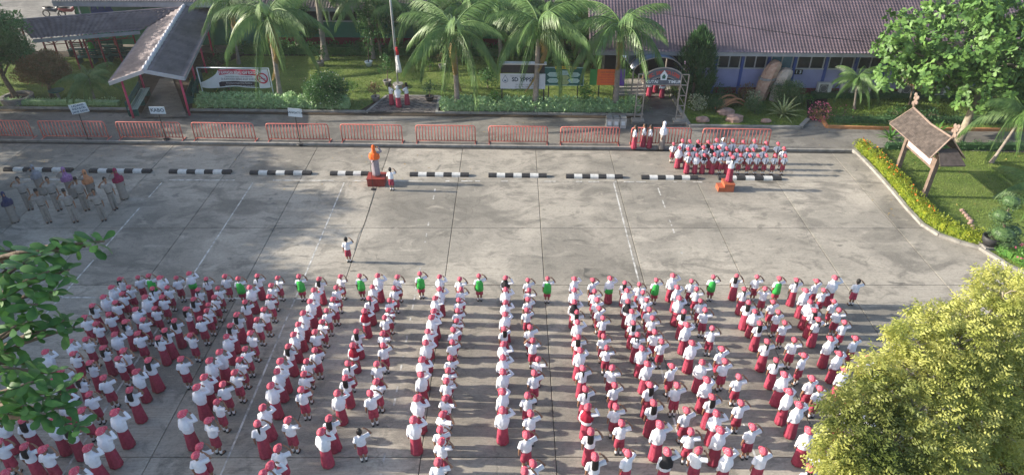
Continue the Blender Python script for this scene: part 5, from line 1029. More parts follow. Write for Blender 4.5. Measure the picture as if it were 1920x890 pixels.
p = G(35, 190, .06); tree("mango_tree", "broad dark green tree in a stone planter ring", "tree", p, 3.75, (1.9, 1.5, 2.25), l_mango, 0.2, 0.065, 84, 0.62, 800, off=(-0.5, 0.4), seed=4)
T = thing("planter_ring", "round stone planter ring at the foot of the broad dark tree", "planter", (p.x, p.y, 0.06)); part(T, "ring", MB().loft([(0, 0, 0, 0.85, 0.85), (0.35, 0, 0, 0.9, 0.9), (0.35, 0, 0, 0.68, 0.68), (0.2, 0, 0, 0.66, 0.66)], 28), m_pot); part(T, "soil", MB().loft([(0.22, 0, 0, 0.66, 0.66), (0.26, 0, 0, 0.3, 0.3)], 20), m_soil)
tree("rusty_shrub", "rounded shrub with reddish brown leaves, between the dark tree and the shelter", "shrub", G(98, 183, .06), 1.85, (1.4, 1.1, 0.9), l_rust, 0.09, 0.055, 60, 0.48, 1900, trunk_r=0.12, seed=5)
T = thing("garden_table", "round green garden table on the lawn by the reddish shrub", "table", G(113, 190, .06)); part(T, "table_top", MB().loft([(0.66, 0, 0, 0.42, 0.42), (0.72, 0, 0, 0.42, 0.42)], 22), m_benchg); part(T, "pedestal", MB().loft([(0, 0, 0, 0.2, 0.2), (0.1, 0, 0, 0.08, 0.08), (0.66, 0, 0, 0.09, 0.09)], 14), m_kerb)
# palms: feather fronds, each a part
def frond_mesh(L, nleaf, lw, ll, droop, sag):
    ts = np.linspace(0, 1, 14); pts = [V3((L * (t - 0.12 * droop * t ** 3), 0, L * (0.42 * t - (0.55 + droop * 0.75) * t ** 2.1))) for t in ts]
    mb = MB(); mb.tube(pts, [0.04 * (1 - 0.85 * t) + 0.004 for t in ts], 5); V0, F0 = np.array(mb.v), [f for f in mb.f if len(f) == 4]
    P, A, N, K = [], [], [], []
    for i in range(nleaf):
        t = 0.13 + 0.87 * i / nleaf; k = t * 13; a = pts[int(k)]; b = pts[min(13, int(k) + 1)]; q = a.lerp(b, k - int(k)); d = (b - a).normalized() if (b - a).length > 0 else V3((1, 0, 0))
        for s in (-1, 1):
            side = V3((0, s, 0)); v = side * 0.85 + d * (0.5 + 0.4 * t) + V3((0, 0, random.uniform(-0.3, 0.3) - sag))
            P.append(q); A.append(v); N.append(V3((0, 0, 1)) + side * 0.2); K.append(ll * (0.55 + 0.45 * math.sin(math.pi * min(1, 0.15 + t * 0.85)) ** 0.7) * random.uniform(0.85, 1.1))
    V, F = leaf_arrays(np.array(P), np.array(A), np.array(K), lw, [(0, 0.5), (0.35, 1.0), (0.7, 0.8), (1, 0.08)], 0.55, np.array(N))
    return join_arrays([(V0, np.array(F0)), (V, F)])
FR = [np_mesh("frond", *frond_mesh(2.6, 46, 0.032, 0.85, d, 0.55), l_palm) for d in (0.1, 0.4, 0.75, 1.1)]; FRD = np_mesh("frond", *frond_mesh(2.2, 44, 0.05, 0.6, 1.5, 0.5), l_palmd)
def palm(lab, base, ztop, lean=(0, 0), nf=16, scale=1.0, tr=0.17, dry=1, seed=0, name="palm_tree", group="feather palms in the garden", lowset=False, shaft=True):
    rn = random.Random(seed); T = thing(name, lab, "palm", base, 0, group); tp = V3((lean[0], lean[1], ztop - base.z))
    k = 30; mb = MB(); mb.tube([V3((0, 0, -0.1)).lerp(tp, i / k) for i in range(k + 1)], [tr * (1.35 - 0.5 * min(1, i / 8) + (0.04 if i % 2 else 0)) * (1 - 0.2 * i / k) for i in range(k + 1)], 10); part(T, "trunk", mb, m_palmb, True)
    if shaft: part(T, "crownshaft", MB().tube([tp - V3((0, 0, 0.1)), tp + V3((0, 0, 0.35)), tp + V3((0, 0, 0.75))], [tr * 1.0, tr * 0.95, tr * 0.55], 10), l_fern, True)
    for i in range(nf):
        a = 2.39996 * i + rn.uniform(-0.2, 0.2); t = i / nf; o = link("frond", FR[min(3, int(t * 3.2 + rn.random() * 0.8))], T, tp + V3((0, 0, (0.7 if shaft else 0.1) - 0.3 * t))); o.rotation_euler = (rn.uniform(-.15, .15), -0.75 * (1 - t) + 0.12 + rn.uniform(-.1, .1), a); o.scale = (scale * rn.uniform(.9, 1.1),) * 3
    for i in range(dry): o = link("frond", FRD, T, tp + V3((0, 0, 0.25))); o.rotation_euler = (0, 0.75, rn.uniform(-2.5, 0)); o.scale = (scale * 0.9,) * 3
    return T
def palm_at(lab, bx, by, cx, cy, seed, scale=1.0, nf=18, dry=1, tr=0.17, **kw):
    b = G(bx, by, .06); t = WB(cx, cy - 20, b.y + KS * b.x); return palm(lab, b, t.z, (t.x - b.x, 0), nf, scale * 1.15, tr, dry, seed, **kw)
palm_at("feather palm just behind the smoke-free banner frame", 527, 192, 506, 72, 1, 1.0, 16, 2)
palm_at("feather palm with thick straight trunk, standing between the flag terrace and the white name board", 858, 205, 852, 98, 2, 1.0, 19, 1, 0.18)
palm_at("feather palm hiding the end of the white name board", 1003, 207, 1010, 88, 3, 1.0, 19, 2, 0.19)
palm_at("feather palm in front of the orange board panel", 1153, 207, 1163, 92, 4, 0.95, 18, 1, 0.19)
palm_at("thick dark palm beside the green block, its foot by a potted plant", 610, 112, 594, 10, 5, 0.9, 14, 0, 0.24)
palm_at("shaded palm behind the white name board", 940, 120, 935, 50, 6, 1.0, 14, 0); palm_at("shaded palm behind the green hexagon board", 1090, 120, 1080, 62, 7, 1.0, 14, 1); palm_at("shaded palm close to the green wall, left of the flagpole", 700, 110, 690, 30, 8, 0.85, 12, 0, 0.13)
palm_at("slender palm by the shelter's back corner", 448, 120, 432, 42, 9, 0.85, 13, 1, 0.12)
palm_at("fine-leaved palm in front of the lavender wall, beside the air conditioners", 1602, 205, 1608, 168, 10, 0.44, 20, 0, 0.08, shaft=False)
palm_at("small dark palm on the lawn before the long shelter", 178, 192, 166, 168, 13, 0.5, 16, 0, 0.09, shaft=False)
for i_, (bx_, by_, cx_, cy_, l_) in enumerate(((800, 112, 790, 62, "shaded palm close to the green wall, right of the flagpole"), (880, 108, 872, 52, "shaded palm behind the palm at the terrace"), (1022, 112, 1030, 60, "shaded palm behind the palm that hides the name board"), (1135, 128, 1128, 70, "shaded palm behind the orange panel"))): palm_at(l_, bx_, by_, cx_, cy_, 40 + i_, 0.95, 16, i_ % 2)
palm("feather palm at the right edge of the clipped lawn", G(1858, 305, .07), 2.1, (0.75, 0.3), 14, 0.85, 0.09, 0, 11); palm("low dark palm near the right edge of the lawn", G(1925, 385, .07), 0.9, (0.1, 0), 15, 0.62, 0.10, 0, 12, shaft=False)
# big-leaved tree at the right behind the lawn
b = G(1795, 272, .03); tree("almond_tree", "large sunlit tree with broad glossy leaves and a pale knobbly trunk", "tree", b, 4.8, (6.0, 2.8, 3.3), l_almond, 0.27, 0.145, 215, 0.74, 0, OBOV, 0.2, m_barkp, off=(0.9, 1.2), limbs=18, seed=6, whorl=14, low=-0.8)
tree("orange_leaf_shrub", "small dull yellow-green tree between the fine palm and the big-leaved tree", "tree", G(1705, 198, .06), 1.9, (1.0, 0.8, 1.0), l_rust, 0.1, 0.05, 24, 0.4, 900, trunk_r=0.06, seed=8)
for k_, (x_, y_, z_, l_) in enumerate(((715, 108, 2.7, "dark leafy tree between the thick palm and the flagpole"), (985, 106, 2.9, "dark leafy tree among the palms behind the name board"), (1095, 112, 2.8, "dark leafy tree among the palms behind the hexagon board"), (560, 100, 2.4, "dark leafy tree left of the thick palm"))):
    tree("leafy_tree", l_, "tree", G(x_, y_, .06), z_, (1.4, 1.1, 1.5), l_mango, 0.2, 0.075, 34, 0.55, 480, trunk_r=0.1, seed=60 + k_)
# clipped hedges
def hedge(name, lab, pts, w, h, leaf, per, L, W, z=0.08, flower=None, seed=1, lump=0.35):
    T = thing(name, lab, "hedge", (pts[0][0], pts[0][1], z)); rn = random.Random(seed); cl = []; o = V3((pts[0][0], pts[0][1], 0)); core = MB()
    for a, c in zip(pts[:-1], pts[1:]):
        a, c = V3((a[0], a[1], 0)), V3((c[0], c[1], 0)); d = c - a; n = max(1, int(d.length / lump)); s = V3((-d.y, d.x, 0)).normalized()
        for i in range(n):
            p_ = a.lerp(c, (i + rn.random() * .6) / n) - o
            for k in (-1, 0, 1): r = rn.uniform(0.8, 1.2) * w * 0.34; q_ = p_ + s * k * w * 0.27; cl.append(((q_.x, q_.y, h * rn.uniform(.42, .62)), (r, r, h * 0.5)))
        core.bar(a - o + V3((0, 0, h * 0.38)), c - o + V3((0, 0, h * 0.38)), w * 0.5, h * 0.6) if d.z else core.prism([tuple((x_ - o + s * e * w * 0.28)[:2]) for x_, e in ((a, -1), (c, -1), (c, 1), (a, 1))], 0, h * 0.72)
    arr_part(T, "foliage", foliage(cl, per, L, W, OVAL, 0.2, 0.7, 0.75), leaf); part(T, "inner_twigs", core, m_bark if False else leaf)
    if flower:
        ii = rng.integers(0, len(cl), flower[1]); P = np.array([cl[i][0] for i in ii]) + rng.normal(size=(flower[1], 3)) * np.array([0.15, 0.15, 0.05]) + np.array([0, 0, h * 0.5])
        if flower[2]: P = P[np.array([cl[i][0][1] for i in ii]) > flower[2] - pts[0][1]] if False else P
        V, F = leaf_arrays(P, rng.normal(size=P.shape) * 0.5 + np.array([0, 0, 1]), 0.10, 0.10, [(0, .6), (.5, 1), (1, .5)], 0.2); arr_part(T, "blossom", (V, F), flower[0])
    return T
bl = lambda l, c: [(G(x, 212).x if False else x, BY(x, c)) for x in l]
hedge("hedge", "long pale clipped hedge under the smoke-free banner", [(x, BY(x, 37.95)) for x in np.arange(-18.6, -8.9, 1.0)], 0.9, 0.72, l_hedge, 1100, 0.15, 0.095, seed=2, lump=0.5)
hedge("hedge", "pale clipped hedge below the information boards", [(x, BY(x, 37.85)) for x in np.arange(-4.0, 7.4, 1.0)] + [(7.2, BY(7.2, 37.9))], 0.85, 0.7, l_hedge, 1100, 0.15, 0.095, seed=3)
hedge("hedge", "low patchy hedge at the foot of the dark tree's lawn", [(x, BY(x, 37.9)) for x in np.arange(-33, -23, 1.2)], 0.6, 0.35, l_hedge, 600, 0.10, 0.05, seed=4)
off = [(G(*p_) + V3((0.42, 0.25, 0))).xy for p_ in edge_px[:9]]
T = hedge("ixora_hedge", "curving bright yellow-green hedge with orange blossoms around the lawn", [tuple(q_) for q_ in off], 0.72, 0.5, l_ixora, 2200, 0.075, 0.04, 0.07, seed=5, lump=0.3)
P = []
for a, c in zip(off[:5], off[1:6]):
    for i in range(9 if a is not off[2] else 18): t = random.random(); P.append((a[0] + (c[0] - a[0]) * t - off[0][0] + random.gauss(0, .16), a[1] + (c[1] - a[1]) * t - off[0][1] + random.gauss(0, .12), 0.52 + random.uniform(-.05, .06)))
P = np.array(P); arr_part(T, "blossom", leaf_arrays(P, rng.normal(size=P.shape) * .5 + np.array([0, 0, 1]), 0.07, 0.075, [(0, .6), (.5, 1), (1, .5)], 0.2), fl_orange)
off2 = [(G(*p_) + V3((0.5, 0.45, 0))).xy for p_ in edge_px[9:]]; hedge("hedge", "low fresh green border at the lawn's right corner with pink flowers", [tuple(q_) for q_ in off2], 0.8, 0.4, l_fern, 1300, 0.09, 0.045, 0.07, (fl_pink, 26, 0), 6)
hedge("hedge", "dark low hedge along the far edge of the right lawn", [tuple(G(x, 281).xy) for x in (1660, 1720, 1790, 1860, 1930, 2010)], 0.55, 0.4, l_cyp, 1300, 0.08, 0.04, 0.07, seed=7)
hedge("hedge", "dark hedge along the foot of the green wall", [(x, BY(x, 47.6)) for x in np.arange(-19, 7, 1.6)], 1.1, 0.75, l_mango, 420, 0.16, 0.08, seed=14, lump=0.5)
hedge("hedge", "dark hedge strip inside the terracotta kerb", [tuple(G(x, 231).xy) for x in (1562, 1650, 1750, 1850, 1960)], 0.8, 0.35, l_cyp, 1200, 0.08, 0.04, 0.07, seed=8)
hedge("hedge", "long dark hedge against the lavender wall", [tuple(G(x, 185).xy) for x in (1520, 1600, 1700, 1800, 1900, 1990)], 0.7, 0.45, l_cyp, 1000, 0.08, 0.04, 0.07, seed=9)
# single shrubs and pots, by what stands near
bush("flowering_bush", "large round bush dotted with white flowers beside the flag terrace", "bush", 614, 197, 2.7, 2.0, l_mango, 0.085, 0.05, 1500, fl_white, n=60, nf=70)
bush("round_bush", "small round bush between the flowering bush and the terrace", "bush", 661, 172, 0.7, 0.8, l_fern, 0.08, 0.04, 900)
for px, py, w, h, lf, pt, lb in ((705, 190, .85, .75, l_rust, m_pot, "potted plant with reddish leaves left of the flag raisers"), (806, 190, .95, .8, l_cyp, m_potk, "dark bushy potted plant right of the flag raisers"), (602, 124, 1.3, 1.0, l_mango, m_pot, "potted dark shrub at the foot of the thick palm"), (928, 205, .7, .8, l_fern, m_pott, "fresh green plant in a teal pot below the name board"),
        (727, 160, 1.0, 1.9, l_mango, m_pot, "slim leafy sapling in a round planter by the flagpole"), (692, 124, 1.0, 2.2, l_mango, m_signw, "tall leafy plant in a white pot near the green wall"), (830, 130, .8, .6, l_rust, m_pot, "potted plant behind the first garden palm"), (1094, 206, 1.1, 1.3, l_fern, m_potk, "leafy plant under the green hexagon board")):
    bush("potted_plant", lb, "potted plant", px, py, w, h, lf, 0.13, 0.06, 420, pot=pt, n=16, lift=0.25)
bush("shrub", "yellowish loose shrub on the lawn beyond the flag terrace", "shrub", 806, 132, 1.2, 0.75, l_fern, 0.1, 0.05, 420); bush("shrub", "dark shrub behind the white name board", "shrub", 915, 165, 1.3, 1.4, l_mango, 0.13, 0.06, 420, n=20); bush("shrub", "low shrub at the shelter's right edge", "shrub", 410, 130, 2.0, 1.2, l_cyp, 0.12, 0.05, 420, n=20)
bush("shrub", "spreading fern-like shrub behind the banner", "shrub", 430, 168, 2.4, 1.3, l_mango, 0.3, 0.06, 160, n=16); bush("shrub", "dark shrub below the green wall, left part", "shrub", 520, 100, 3.4, 1.2, l_mango, 0.13, 0.06, 260, n=24); bush("shrub", "dark shrub below the green wall, right of the thick palm", "shrub", 770, 104, 3.4, 1.1, l_mango, 0.13, 0.06, 260, n=24)
bush("shrub", "dark mass of shrub between the boards and the green wall", "shrub", 1050, 128, 4.0, 1.6, l_mango, 0.14, 0.06, 260, n=30); bush("shrub", "leafy shrub on the hedge end beside the arch", "shrub", 1186, 212, 0.9, 1.1, l_hedge, 0.10, 0.06, 600); bush("shrub", "tall yellow-green shrub left of the canopy", "shrub", 1180, 160, 0.9, 1.5, l_fern, 0.12, 0.05, 500)
bush("shrub", "light shrub lining the path inside the arch", "shrub", 1262, 182, 1.5, 0.7, l_fern, 0.1, 0.05, 600)
# right bed: cypress, variegated shrub, clipped balls, agave, tall clipped dome
cy = G(1296, 191, .06); T = thing("cypress", "tall dark feathery cypress beside the entrance arch", "tree", cy); cl = []
rn = random.Random(4)
for i in range(150):
    h_ = rn.random(); r_ = 0.92 * (1 - h_ ** 3.5) ** 0.8 * (0.7 + 0.3 * min(1, h_ * 4)) ; a_ = rn.uniform(0, 6.28); q_ = r_ * rn.random() ** .5; cl.append(((q_ * math.cos(a_) * 1.35, q_ * math.sin(a_) * 1.2, 0.35 + h_ * 3.7), (0.2, 0.2, 0.5)))
VF = []
for c_, r_ in cl:
    n = 60; P, d = ball_points(n, c_, r_, 0.3); VF.append(leaf_arrays(P, d * 0.5 + np.array([0, 0, 1.1]) + rng.normal(size=(n, 3)) * 0.25 + np.array([c_[0], c_[1], 0]) * 0.4, rng.uniform(.2, .38, n), 0.045, OVAL, -0.1))
arr_part(T, "crown", join_arrays(VF), l_cyp); part(T, "trunk", MB().tube([(0, 0, -.1), (0, 0, 1.8), (0, 0, 3.2)], [0.12, 0.08, 0.02], 8), m_bark)
bush("variegated_shrub", "loose shrub with cream and green leaves near the arch", "shrub", 1305, 208, 1.25, 1.0, l_var, 0.13, 0.06, 420, n=20); bush("variegated_shrub", "grey-flecked loose shrub before the wrapped stones", "shrub", 1408, 197, 1.2, 1.0, l_var, 0.12, 0.05, 380, n=18)
bush("ball_shrub", "clipped dark ball shrub beside the cream-leaved shrub", "shrub", 1342, 209, 1.2, 1.0, l_topi, 0.06, 0.03, 1800, n=26); bush("ball_shrub", "clipped dark ball shrub beside the spiky agave", "shrub", 1414, 213, 1.15, 1.05, l_topi, 0.06, 0.03, 1800, n=26)
bush("dome_shrub", "large clipped dome shrub in front of the number plate", "shrub", 1473, 199, 2.2, 1.7, l_topi, 0.06, 0.03, 1500, n=46); bush("shrub", "small bright shrub to the right of the clipped dome", "shrub", 1510, 196, 0.9, 0.7, l_fern, 0.1, 0.05, 600)
bush("shrub", "dark loose shrub under the lavender wall by the cypress", "shrub", 1352, 189, 1.6, 1.1, l_cyp, 0.1, 0.05, 500, n=18); bush("shrub", "purple-brown shrub before the blue pilaster", "shrub", 1392, 188, 1.4, 1.2, l_rust, 0.12, 0.05, 400, n=16)
bush("bougainvillea", "pink and violet flowering shrub at the bed corner", "shrub", 1533, 226, 1.15, 1.1, l_rust, 0.09, 0.05, 300, fl_pink, nf=150, n=18)
bush("shrub", "low shrub with pale blossoms beside the fine palm", "shrub", 1580, 218, 1.6, 0.55, l_fern, 0.1, 0.05, 500, fl_pink, nf=26); bush("shrub", "dark low shrub behind the roofed name board", "shrub", 1680, 224, 1.8, 0.8, l_mango, 0.12, 0.06, 420, n=18); bush("shrub", "dark low shrub left of the pale trunk", "shrub", 1740, 225, 2.0, 0.8, l_cyp, 0.12, 0.06, 420, n=18)
bush("shrub", "broad-leaved dark shrub under the large tree, right of its trunk", "shrub", 1880, 215, 2.6, 1.3, l_mango, 0.16, 0.07, 300, n=22)
def spiky(lab, p, n, L, W, leaf, name="agave", cat="plant", up=0.75):
    T = thing(name, lab, cat, p)
    for i in range(n):
        a_ = 2.4 * i; e = 0.25 + 1.1 * (i / n); d = np.array([[math.cos(a_) * math.cos(e), math.sin(a_) * math.cos(e), math.sin(e)]]); V, F = leaf_arrays(np.array([[0, 0, 0.08]]), d, L * random.uniform(.8, 1.1), W, [(0, .6), (.35, 1), (.75, .7), (1, .05)], 0.35, np.array([[0, 0, 1.0]]))
        arr_part(T, "leaf", (V, F), leaf)
    part(T, "heart", MB().ball((0, 0, 0.1), (0.1, 0.1, 0.14), 8, 6), leaf); return T
spiky("spiky agave with long cream-edged leaves", G(1467, 217, .06), 34, 1.15, 0.11, l_agave); spiky("fresh green rosette plant under the roofed board's left end", G(1668, 262, .03), 20, 0.8, 0.12, l_fern, "rosette_plant"); spiky("fresh green rosette plant behind the roofed board", G(1755, 252, .03), 18, 0.75, 0.12, l_fern, "rosette_plant"); spiky("yellow-green spiky plant behind the banner cloth", G(415, 165, .06), 18, 1.1, 0.12, l_ixora, "rosette_plant"); spiky("yellow-green spiky plant left of the canopy post", G(440, 100, .06), 18, 1.2, 0.12, l_fern, "rosette_plant")
# wrapped standing stones, bench-like ornament, small signs in the bed
m_wrap = M("wrapped_cloth", (0.36, 0.20, 0.15), 0.8, 0.2, 5, bump=0.5, col2=(0.5, 0.36, 0.27)); m_wrap2 = M("wrapped_sheet", (0.42, 0.36, 0.31), 0.75, 0.15, 5, bump=0.5)
def stone(lab, px, py, ptop, w, mt, lean):
    b_ = G(px, py, .05); t_ = WB(px, ptop, b_.y + KS * b_.x).z; T = thing("wrapped_stone", lab, "ornament", b_, 0.3, "wrapped upright ornaments"); h_ = t_ - b_.z
    P = [(0.0, 0, 0, w * .42, w * .4), (h_ * .45, lean * .4, 0, w * .6, w * .5), (h_ * .8, lean * .85, 0, w * .62, w * .5), (h_ * .93, lean * 1.05, 0, w * .5, w * .4), (h_, lean * 1.2, 0, w * .12, w * .3)]
    part(T, "cloth", MB().loft(P, 7, mod=lambda i, a_: 1 + 0.12 * math.sin(3 * a_ + i)), mt); part(T, "tie_cord", MB().loft([(h_ * .55, lean * .45, 0, w * .66, w * .54), (h_ * .6, lean * .58, 0, w * .66, w * .54)], 10), m_pot); return T
stone("tall wrapped upright ornament in brownish cloth", 1424, 187, 116, 0.85, m_wrap, 0.55); stone("lower wrapped upright ornament in pale sheeting", 1453, 189, 130, 0.8, m_wrap2, 0.35)
m_orn = M("ornament_orange", (0.42, 0.2, 0.10), 0.8, 0.2, 5); m_rock = M("rock_pink", (0.36, 0.24, 0.20), 0.9, 0.3, 4, bump=0.6)
T = thing("stone_bridge", "small orange ornamental bridge in the bed", "ornament", G(1366, 202, .06), 0.5); part(T, "deck", MB().add([(x, y, 0.12 + 0.35 * (1 - (x / 0.9) ** 2) + dz) for dz in (0, -.08) for x in np.linspace(-.9, .9, 7) for y in (-.3, .3)], [(2 * i, 2 * i + 2, 2 * i + 3, 2 * i + 1) for i in range(6)] + [(14 + 2 * i + 1, 14 + 2 * i + 3, 14 + 2 * i + 2, 14 + 2 * i) for i in range(6)] + [(2 * i, 14 + 2 * i, 14 + 2 * i + 2, 2 * i + 2) for i in range(6)] + [(2 * i + 3, 14 + 2 * i + 3, 14 + 2 * i + 1, 2 * i + 1) for i in range(6)]), m_orn)
for s in (-1, 1): part(T, "parapet", MB().tube([(x, s * .3, 0.3 + 0.35 * (1 - (x / 0.9) ** 2)) for x in np.linspace(-.9, .9, 7)], 0.06, 6), m_orn)
for i, (px, py, s, lb) in enumerate(((1316, 228, .42, "round pinkish rock at the front of the bed"), (1376, 228, .55, "flat pinkish rock in the middle of the bed's front"), (1436, 230, .3, "small dark rock at the bed's front by the agave"), (1360, 215, .5, "stepped flat rock below the orange ornament"))):
    T = tag(link("rock", MB().ball((0, 0, s * .3), (s, s * .6, s * .45), 10, 7, jit=0.16, seed=i).mesh("rock", m_rock, False), None, G(px, py, .06)), lb, "rock")
# topiary in a pot on the lawn corner
b = G(1850, 466, 0.0); T = thing("planter_pot", "dark round pot on a square foot at the lawn corner", "pot", b); part(T, "foot", MB().box((0, 0, 0.1), (0.5, 0.5, 0.2)), m_pot); part(T, "bowl", MB().loft([(0.2, 0, 0, 0.2, 0.2), (0.4, 0, 0, 0.31, 0.31), (0.62, 0, 0, 0.34, 0.34), (0.62, 0, 0, 0.29, 0.29), (0.52, 0, 0, 0.27, 0.27)], 22), m_potk, True)
part(T, "soil", MB().loft([(0.53, 0, 0, 0.28, 0.28), (0.55, 0, 0, 0.1, 0.1)], 16), m_soil)
T = thing("topiary", "cloud-pruned topiary with round tiers beside the dark pot", "topiary", G(1872, 468, 0.07))
tiers = [(0.0, 0.1, 0.7, 0.55), (0.42, 0.25, 0.75, 0.42), (-0.25, 0.3, 1.45, 0.42), (-0.05, 0.4, 2.05, 0.42), (0.2, 0.0, 0.35, 0.5)]
for x, y, z_, r_ in tiers: o = arr_part(T, "foliage", foliage([((0, 0, 0), (r_, r_, r_ * .72))], 2600, 0.07, 0.03, OVAL, .1, .6, .8, .5), l_topi); o.location = (x, y, z_); part(o, "inner_twigs", MB().ball((0, 0, 0), (r_ * .8, r_ * .8, r_ * .55), 10, 7), l_topi)
part(T, "trunk", MB().tube([(0.05, 0.1, 0), (0.1, .15, .7), (-.15, .25, 1.3), (-.05, .35, 2.0)], [.07, .06, .05, .03], 7), m_bark)
rn = random.Random(3)
for k in range(9): p_ = G(1803 + k * 4.2 - (k > 4) * 6, 396 + k * 5, .07); tag(link("edging_stone", MB().ball((0, 0, .05), (.11, .08, .08), 8, 6, jit=.15, seed=k).mesh("edging_stone", m_rock), None, p_), f"small edging stone before the topiary, {ORD[k + 1]} from the far end of the curved row", "stone", "edging stones before the topiary")
bush("shrub", "pink-flowered shrub at the very right end of the lawn", "shrub", 1918, 492, 0.9, 0.8, l_fern, 0.1, 0.05, 600, fl_pink, nf=60)
# ---------------------------------------------------------------- the two crowns close to the viewpoint
# left: broad-leaved branches; the leaves that show largest are parts of their own
T = thing("almond_tree", "near broad-leaved tree whose branches reach in from the left edge", "tree", WD(-330, 860, 7.5) * V3((1, 1, 0)))
o_ = T.location.copy(); tips = [(196, 452, 6.3), (160, 462, 6.3), (118, 470, 6.2), (80, 480, 6.1), (45, 492, 6.0), (12, 505, 6.0), (92, 508, 5.9), (130, 505, 6.1), (50, 530, 5.9), (105, 545, 5.9), (10, 560, 5.8), (70, 570, 5.8), (120, 600, 5.9), (85, 618, 5.8), (30, 610, 5.7), (140, 612, 5.95), (10, 655, 5.7), (30, 690, 5.7), (62, 715, 5.6), (95, 745, 5.6), (20, 730, 5.6), (50, 760, 5.5), (85, 775, 5.5), (120, 765, 5.6), (150, 800, 5.6), (15, 775, 5.5), (128, 730, 5.7), (25, 580, 5.8), (60, 600, 5.8), (-40, 520, 6), (-60, 580, 6), (-50, 640, 5.9), (-60, 700, 5.8), (-40, 760, 5.7), (-100, 480, 6.4), (-120, 620, 6.2), (-120, 720, 6), (70, 500, 6.5), (20, 540, 6.4), (60, 680, 6.2), (100, 700, 6.1), (-20, 470, 6.5), (-20, 620, 6.2), (-90, 800, 6), (5, 800, 5.8), (30, 470, 6.5), (-160, 540, 6.6), (-170, 660, 6.4), (-200, 600, 6.8), (-220, 720, 6.6), (-200, 480, 6.9)]
trunk_top = WD(-300, 640, 7.4) - o_; wood = MB(); wood.tube([V3((0, 0, -.1)), V3((.1, .1, trunk_top.z * .5)), trunk_top, trunk_top + V3((.1, .2, 1.2))], [.26, .2, .14, .06], 9)
LM = []
for j in range(6):
    V, F = leaf_arrays(np.zeros((1, 3)), np.array([[1.0, 0, 0]]), 1.0, 0.40 + 0.04 * (j % 3), [(0, .07), (.25, .42), (.5, .74), (.72, 1.0), (.9, .72), (1, .12)], 0.1 + 0.06 * j, np.array([[0, 0.12 * (j - 2.5), 1.0]])); V[::2, 2] += 0.05; V[1::2, 2] += 0.05; LM.append(np_mesh("leaf", V, F, l_almd, True))
rn = random.Random(21); nl = 0; rest = []
hubs = [WD(-60, 500, 6.3) - o_, WD(-60, 600, 6.1) - o_, WD(-60, 700, 5.9) - o_, WD(-60, 780, 5.8) - o_]
for h_ in hubs: wood.tube([trunk_top - V3((0, 0, .4)), trunk_top.lerp(h_, .5) + V3((0, 0, .12)), h_], [.09, .06, .035], 7)
for tx, ty, dp in tips:
    tp = WD(tx, ty, dp) - o_; hb = min(hubs, key=lambda q_: (q_ - tp).length); m_ = hb.lerp(tp, .55) + V3((0, 0, .06)); wood.tube([hb, m_, tp], [.028, .018, .009], 6)
    dirv = (tp - hb).normalized() if (tp - hb).length > .05 else V3((1, 0, 0)); axis = (V3((0, 0, 1)) * .8 + dirv * .5).normalized(); s1 = axis.orthogonal().normalized(); s2 = axis.cross(s1)
    for j in range(10):
        a_ = 2.4 * j + rn.uniform(-.3, .3); el = 0.05 + 0.75 * (j / 10) + rn.uniform(-.2, .2); d = (s1 * math.cos(a_) + s2 * math.sin(a_)) * math.cos(el) + axis * math.sin(el) * 0.8; pos = tp - dirv * (0.10 * (1 - j / 10)) + V3((rn.gauss(0, .012),) * 3); L = rn.uniform(.125, .205) * (1.05 - 0.25 * j / 10)
        up_ = (axis + V3((rn.gauss(0, .25), rn.gauss(0, .25), rn.gauss(0, .15)))).normalized(); y_ = up_.cross(d).normalized(); z_ = d.cross(y_).normalized()
        mt = Matrix((d, y_, z_)).transposed().to_4x4(); mt.translation = pos; mt = mt @ Matrix.Scale(L, 4)
        if tx > -30 and nl < 296: lf = link("leaf", LM[rn.randrange(6)], T); lf.matrix_local = mt; nl += 1
        else: rest.append((mt, rn.randrange(6)))
vs_ = []; fs_ = []; off_ = 0
for mt, j in rest:
    me = LM[j]; co = np.empty(len(me.vertices) * 3); me.vertices.foreach_get("co", co); co = co.reshape(-1, 3); A_ = np.array(mt); vs_.append(co @ A_[:3, :3].T + A_[:3, 3]); fs_.append(np.array([p_.vertices[:] for p_ in me.polygons]) + off_); off_ += len(co)
arr_part(T, "leaves_behind", (np.concatenate(vs_), np.concatenate(fs_)), l_almd, "stuff"); part(T, "trunk", wood, m_bark, True)
# right: feathery yellow-green crown
T = thing("cassia_tree", "near yellow-green feathery tree filling the lower right corner", "tree", WD(1960, 1100, 11) * V3((1, 1, 0))); o_ = T.location.copy()
cl_px = [(1880, 545, 9.6, 55), (1915, 560, 9.8, 60), (1850, 590, 9.4, 60), (1800, 600, 9.3, 45), (1745, 600, 9.2, 38), (1790, 640, 9.0, 62), (1720, 640, 8.9, 52), (1860, 650, 9.2, 66), (1920, 640, 9.5, 66), (1700, 690, 8.7, 52), (1640, 690, 8.6, 38), (1600, 700, 8.6, 28), (1760, 710, 8.7, 62), (1830, 720, 8.9, 66), (1900, 720, 9.2, 66), (1660, 740, 8.4, 60), (1590, 750, 8.3, 44), (1545, 770, 8.2, 34), (1720, 770, 8.4, 62), (1790, 790, 8.5, 66), (1860, 800, 8.8, 66), (1920, 790, 9, 60), (1620, 800, 8.1, 58), (1560, 820, 8.0, 46), (1535, 855, 7.9, 34), (1680, 830, 8.1, 62), (1600, 860, 7.9, 56), (1745, 850, 8.2, 62), (1540, 895, 7.8, 40), (1650, 890, 7.9, 60), (1720, 900, 8.0, 60), (1800, 870, 8.3, 62), (1870, 870, 8.6, 62), (1930, 860, 8.9, 62), (1990, 700, 9.6, 90), (2000, 820, 9.3, 90), (1800, 930, 8.1, 70), (1900, 940, 8.5, 80), (1600, 920, 7.7, 60)]
sprV = []
